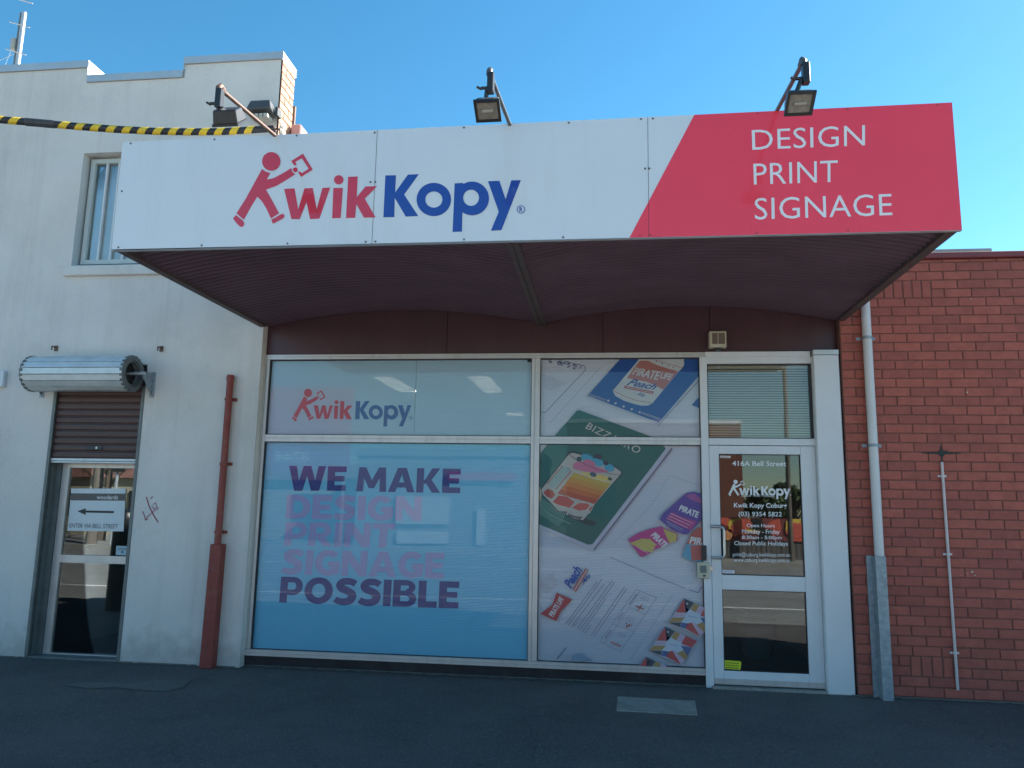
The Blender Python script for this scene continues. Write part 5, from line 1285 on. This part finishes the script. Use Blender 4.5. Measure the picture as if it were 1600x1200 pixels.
def dirt(x0, x1, yw):
    n = int((x1-x0)/.05)
    for k in range(n):
        xa_ = x0+(x1-x0)*k/n; xb2 = x0+(x1-x0)*(k+1)/n; w0 = .02+.018*math.sin(k*1.7)+random.uniform(0, .015)
        b.face([(xa_, yw+.001, .012), (xb2, yw+.001, .012), (xb2, yw-w0, .0045), (xa_, yw-w0, .0045)])
dirt(-8, dxa, WY); dirt(dxb, -4.0, WY); dirt(-3.8, -3.6, WY); dirt(-3.55, .9, -.02); dirt(2.16, 6, WY)
o = part('dirt_line', b, mat('dusty_dirt', (.17, .155, .13), .95, var=.4, vs_=25, bump=.5)); o['kind'] = 'structure'

# ------------------------------------------------------------------ across the street (seen only in the glass)
DS = 24.0
def opp_box(x0, x1, y0, y1, z0, z1): b = B(); return b.box(x0, x1, y0, y1, z0, z1)
xe, _, zt3 = mirror(1158, 662, DS)
ob = thing('far_brick_building', 'sunlit orange brick building across the street seen mirrored in the glass', 'building', (xe-3, -DS-3, 0))
b = B(); b.box(xe-7, xe, -DS-8, -DS, 0, zt3); part('wall', b, mat('orange_brick', (.17, .065, .042), .9, var=.2, vs_=3), ob)
b = B(); b.box(xe-7.05, xe+.05, -DS-8.05, -DS+.05, zt3+.002, zt3+.15); part('roof_edge', b, M['white'], ob)
for k in range(3):
    b = B(); b.box(xe-6+k*2, xe-5+k*2, -DS+.002, -DS+.05, 1.3, 2.6); part('window', b, M['dark'], ob)
fa_, _, fz1 = mirror(1120, 808, 20); fb_, _, _ = mirror(1275, 808, 20); fz0 = mirror(1190, 846, 20)[2]; fz2 = mirror(1190, 880, 20)[2]
gf = thing('graffiti_fence', 'fence with yellow and red graffiti across the street, mirrored in the door', 'fence', ((fa_+fb_)/2, -20, 0))
b = B(); b.box(fa_-.5, fb_+6, -20.1, -20, fz0, fz1); part('painted_panel', b, mat('graffiti_ground', (.20, .05, .05), .8, var=.3), gf)
b = B()
for k in range(60): xx = fa_-.5+k*(fb_+6.5-fa_)/60; b.box(xx, xx+.18, -20.08, -20.03, 0, fz0-.003)
o = part('fence_boards', b, mat('grey_paling', (.13, .12, .11), .9, var=.3), gf); o['kind'] = 'stuff'
ff = Flat(-19.99); cols = [ink((.75, .50, .08)), ink((.65, .12, .08)), ink((.02, .02, .02)), ink((.7, .3, .12))]
for k in range(26):
    xx = fa_+random.uniform(0, fb_-fa_+2); zz = random.uniform(fz0+.1, fz1-.1); pts = []
    for j in range(6):
        a = j*1.047+random.uniform(-.3, .3); r_ = random.uniform(.15, .55); pts.append((xx+r_*math.cos(a), min(fz1-.01, max(fz0+.01, zz+r_*.8*math.sin(a)))))
    ff.b.mi = 0; ff.m(cols[k % 4]); ff.y += .0015; ff.b.face([(x, ff.y, z) for x, z in pts])
ff.make('graffiti', gf)
# red board with a phone number, white shopfront, pole, trees, traffic light
rx_, _, rz1 = mirror(405, 605, 22); rx2, _, rz0 = mirror(545, 735, 22)
rbx0, rbx1 = min(rx_, rx2), max(rx_, rx2)
sg = thing('letting_board', 'red letting board with white number across the street, mirrored in the window', 'sign', ((rbx0+rbx1)/2, -22, 0))
b = B(); b.box(rbx0, rbx1, -22.1, -22, rz0, rz1); part('board', b, ink((.45, .18, .26)), sg)
for xx in (rbx0+.2, rbx1-.3):
    b = B(); b.box(xx, xx+.1, -22.2, -22.103, 0, rz1); part('post', b, M['galv'], sg)
ff = Flat(-22.0); ff.step = -.003
z_a, z_b2 = mirror(440, 722, 22)[2], mirror(440, 705, 22)[2]
ff.wtext('8744', mirror(482, 715, 22)[0], mirror(430, 715, 22)[0], z_a, z_b2, ink((.8, .8, .8)), .01)
for v_i, v in enumerate(ff.b.v): pass
ff.make('lettering', sg)
b = B(); x0, _, z1 = mirror(560, 700, 23); x1 = mirror(840, 700, 23)[0]
wh = thing('far_white_shop', 'pale single storey shop across the street, mirrored in the big window', 'building', ((x0+x1)/2, -27, 0))
b.box(x0, x1, -30, -23, 0, z1-.3); part('wall', b, mat('pale_far_wall', (.30, .31, .32), .9), wh)
b = B(); b.box(x0-.1, x1+.1, -30.1, -22.9, z1-.298, z1); part('parapet', b, M['galv'], wh)
for (pa, pb, mt) in (((620, 775), (700, 820), M['white']), ((620, 830), (698, 868), M['white']), ((745, 795), (757, 875), M['white'])):
    xa_, _, za_ = mirror(*pa, 22.9); xb2, _, zb3 = mirror(*pb, 22.9); b = B(); b.box(xa_, xb2, -22.95, -22.88, max(zb3, .1), za_); part('window', b, mt, wh)
xa_, _, za_ = mirror(700, 737, 22.9); xb2, _, zb3 = mirror(805, 752, 22.9); b = B(); b.box(xa_, xb2, -22.99, -22.84, zb3, za_); part('name_board', b, ink((.6, .06, .1)), wh)
# long low row further left
b = B(); hs_ = thing('far_terrace', 'low cream terrace across the street beyond the traffic light', 'building', (-18, -28, 0))
b.box(-32, -10.5, -34, -26, 0, 2.6); part('wall', b, mat('cream_far', (.42, .38, .28), .9), hs_)
b = B(); b.hexa([(-32.3, -34.3, 2.603), (-10.2, -34.3, 2.603), (-10.2, -25.7, 2.603), (-32.3, -25.7, 2.603), (-30, -30.5, 3.6), (-12, -30.5, 3.6), (-12, -29.5, 3.6), (-30, -29.5, 3.6)]); part('roof', b, mat('far_tiles', (.25, .12, .09), .9), hs_)
for k in range(5):
    b = B(); b.box(-30+k*4, -28.4+k*4, -25.99, -25.9, .9, 2.0); part('window', b, M['dark'], hs_)
def pole(x, y, h, label, r_=.14):
    t = thing('power_pole', label, 'power pole', (x, y, 0)); b = B(); b.tube([(x, y, 0), (x, y, h)], r_, 12, True, [r_, r_*.7]); part('pole', b, mat('pole_timber', (.13, .11, .09), .9, var=.3), t, smooth=True)
    b = B(); b.box(x-1.1, x+1.1, y-.05, y+.05, h-.6, h-.48); part('cross_arm', b, M['arm'], t); return t
pole(mirror(1232, 760, 19)[0], -19, 9, 'timber power pole mirrored in the shop door', .09)
px_l = at(150, 760, 19)[0]
pole(px_l, -19, 9, 'timber power pole mirrored in the left door', .2)
pole(px_l+1.6, -19.5, 8, 'second slim timber pole mirrored beside the left door pole', .1)
tx_ = at(127, 760, 16.8)[0]
tl_ = thing('traffic_light', 'traffic light on a grey post across the street, mirrored in the left door', 'traffic light', (tx_, -18.6, 0))
b = B(); b.tube([(tx_, -18.6, 0), (tx_, -18.6, 3.4)], .06, 10); part('post', b, M['galv'], tl_)
b = B(); b.box(tx_-.17, tx_+.17, -18.75, -18.45, 2.6, 3.6); part('signal_head', b, M['black'], tl_)
# bollard-like post box whose dark shape shows in the left door
bx_ = at(183, 900, 3.2)[0]
b = B(); b.tube([(bx_, -3.2, 0), (bx_, -3.2, 1.15), (bx_, -3.2, 1.32), (bx_, -3.2, 1.42), (bx_, -3.2, 1.46)], .2, 20, True, [.17, .17, .21, .16, .05])
solo('street_bollard', b, M['black'], 'tall dark round topped bollard by the kerb, mirrored in the left door', 'bollard', (bx_, -3.2, 0), smooth=True)
# trees across the street
leaf = mat('foliage', (.055, .085, .03), .8, var=.4, vs_=2, rnd=.3); bark = mat('bark', (.10, .08, .06), .95, var=.3)
def tree(x, y, h, r_, label, bare=False):
    t = thing('street_tree', label, 'tree', (x, y, 0), 'trees across the street'); b = B()
    b.tube([(x, y, 0), (x+.1, y, h*.35), (x, y, h*.7)], .15, 8, True, [.18, .13, .05])
    tips = []
    for k in range(14 if bare else 8):
        a = k*2.4; z0 = h*(.3+.03*k) if not bare else h*(.3+.025*k); e = (x+r_*math.cos(a)*random.uniform(.6, 1), y+r_*math.sin(a)*.8, z0+r_*random.uniform(.5, 1.1)); b.tube([(x, y, z0), ((x+e[0])/2, (y+e[1])/2, (z0+e[2])/2+.15), e], .04, 5, False, [.06, .035, .012]); tips.append(e)
        if bare:
            for j in range(5): b.tube([Vector(e).lerp(Vector((x, y, z0)), random.uniform(0, .6)), (e[0]+random.uniform(-.6, .6), e[1]+random.uniform(-.4, .4), e[2]+random.uniform(.1, .8))], .01, 4, False)
    part('trunk', b, bark, t)
    if not bare:
        c = B()
        for k in range(1500):
            ctr = random.choice(tips+[(x, y, h*.75)]); d = Vector((random.gauss(0, 1), random.gauss(0, 1), random.gauss(0, .8))); d = d.normalized()*r_*.45*random.random()**.4
            p = Vector(ctr)+d; u = Vector((random.gauss(0, 1), random.gauss(0, 1), random.gauss(0, 1))).normalized()*.14; v = u.cross(Vector((random.gauss(0, 1), random.gauss(0, 1), random.gauss(0, 1)))).normalized()*.09
            c.face([p-u, p-v, p+u, p+v])
        part('crown', c, leaf, t)
tree(mirror(1195, 790, 30)[0], -30, 2.9, .9, 'leafy tree mirrored behind the door telephone number')
tree(mirror(1240, 790, 34)[0], -34, 3.2, 1.0, 'leafy tree farther right mirrored in the shop door')
tree(at(165, 745, 21)[0], -21, 6.5, 2.2, 'bare tree behind the pole mirrored in the left door', True)
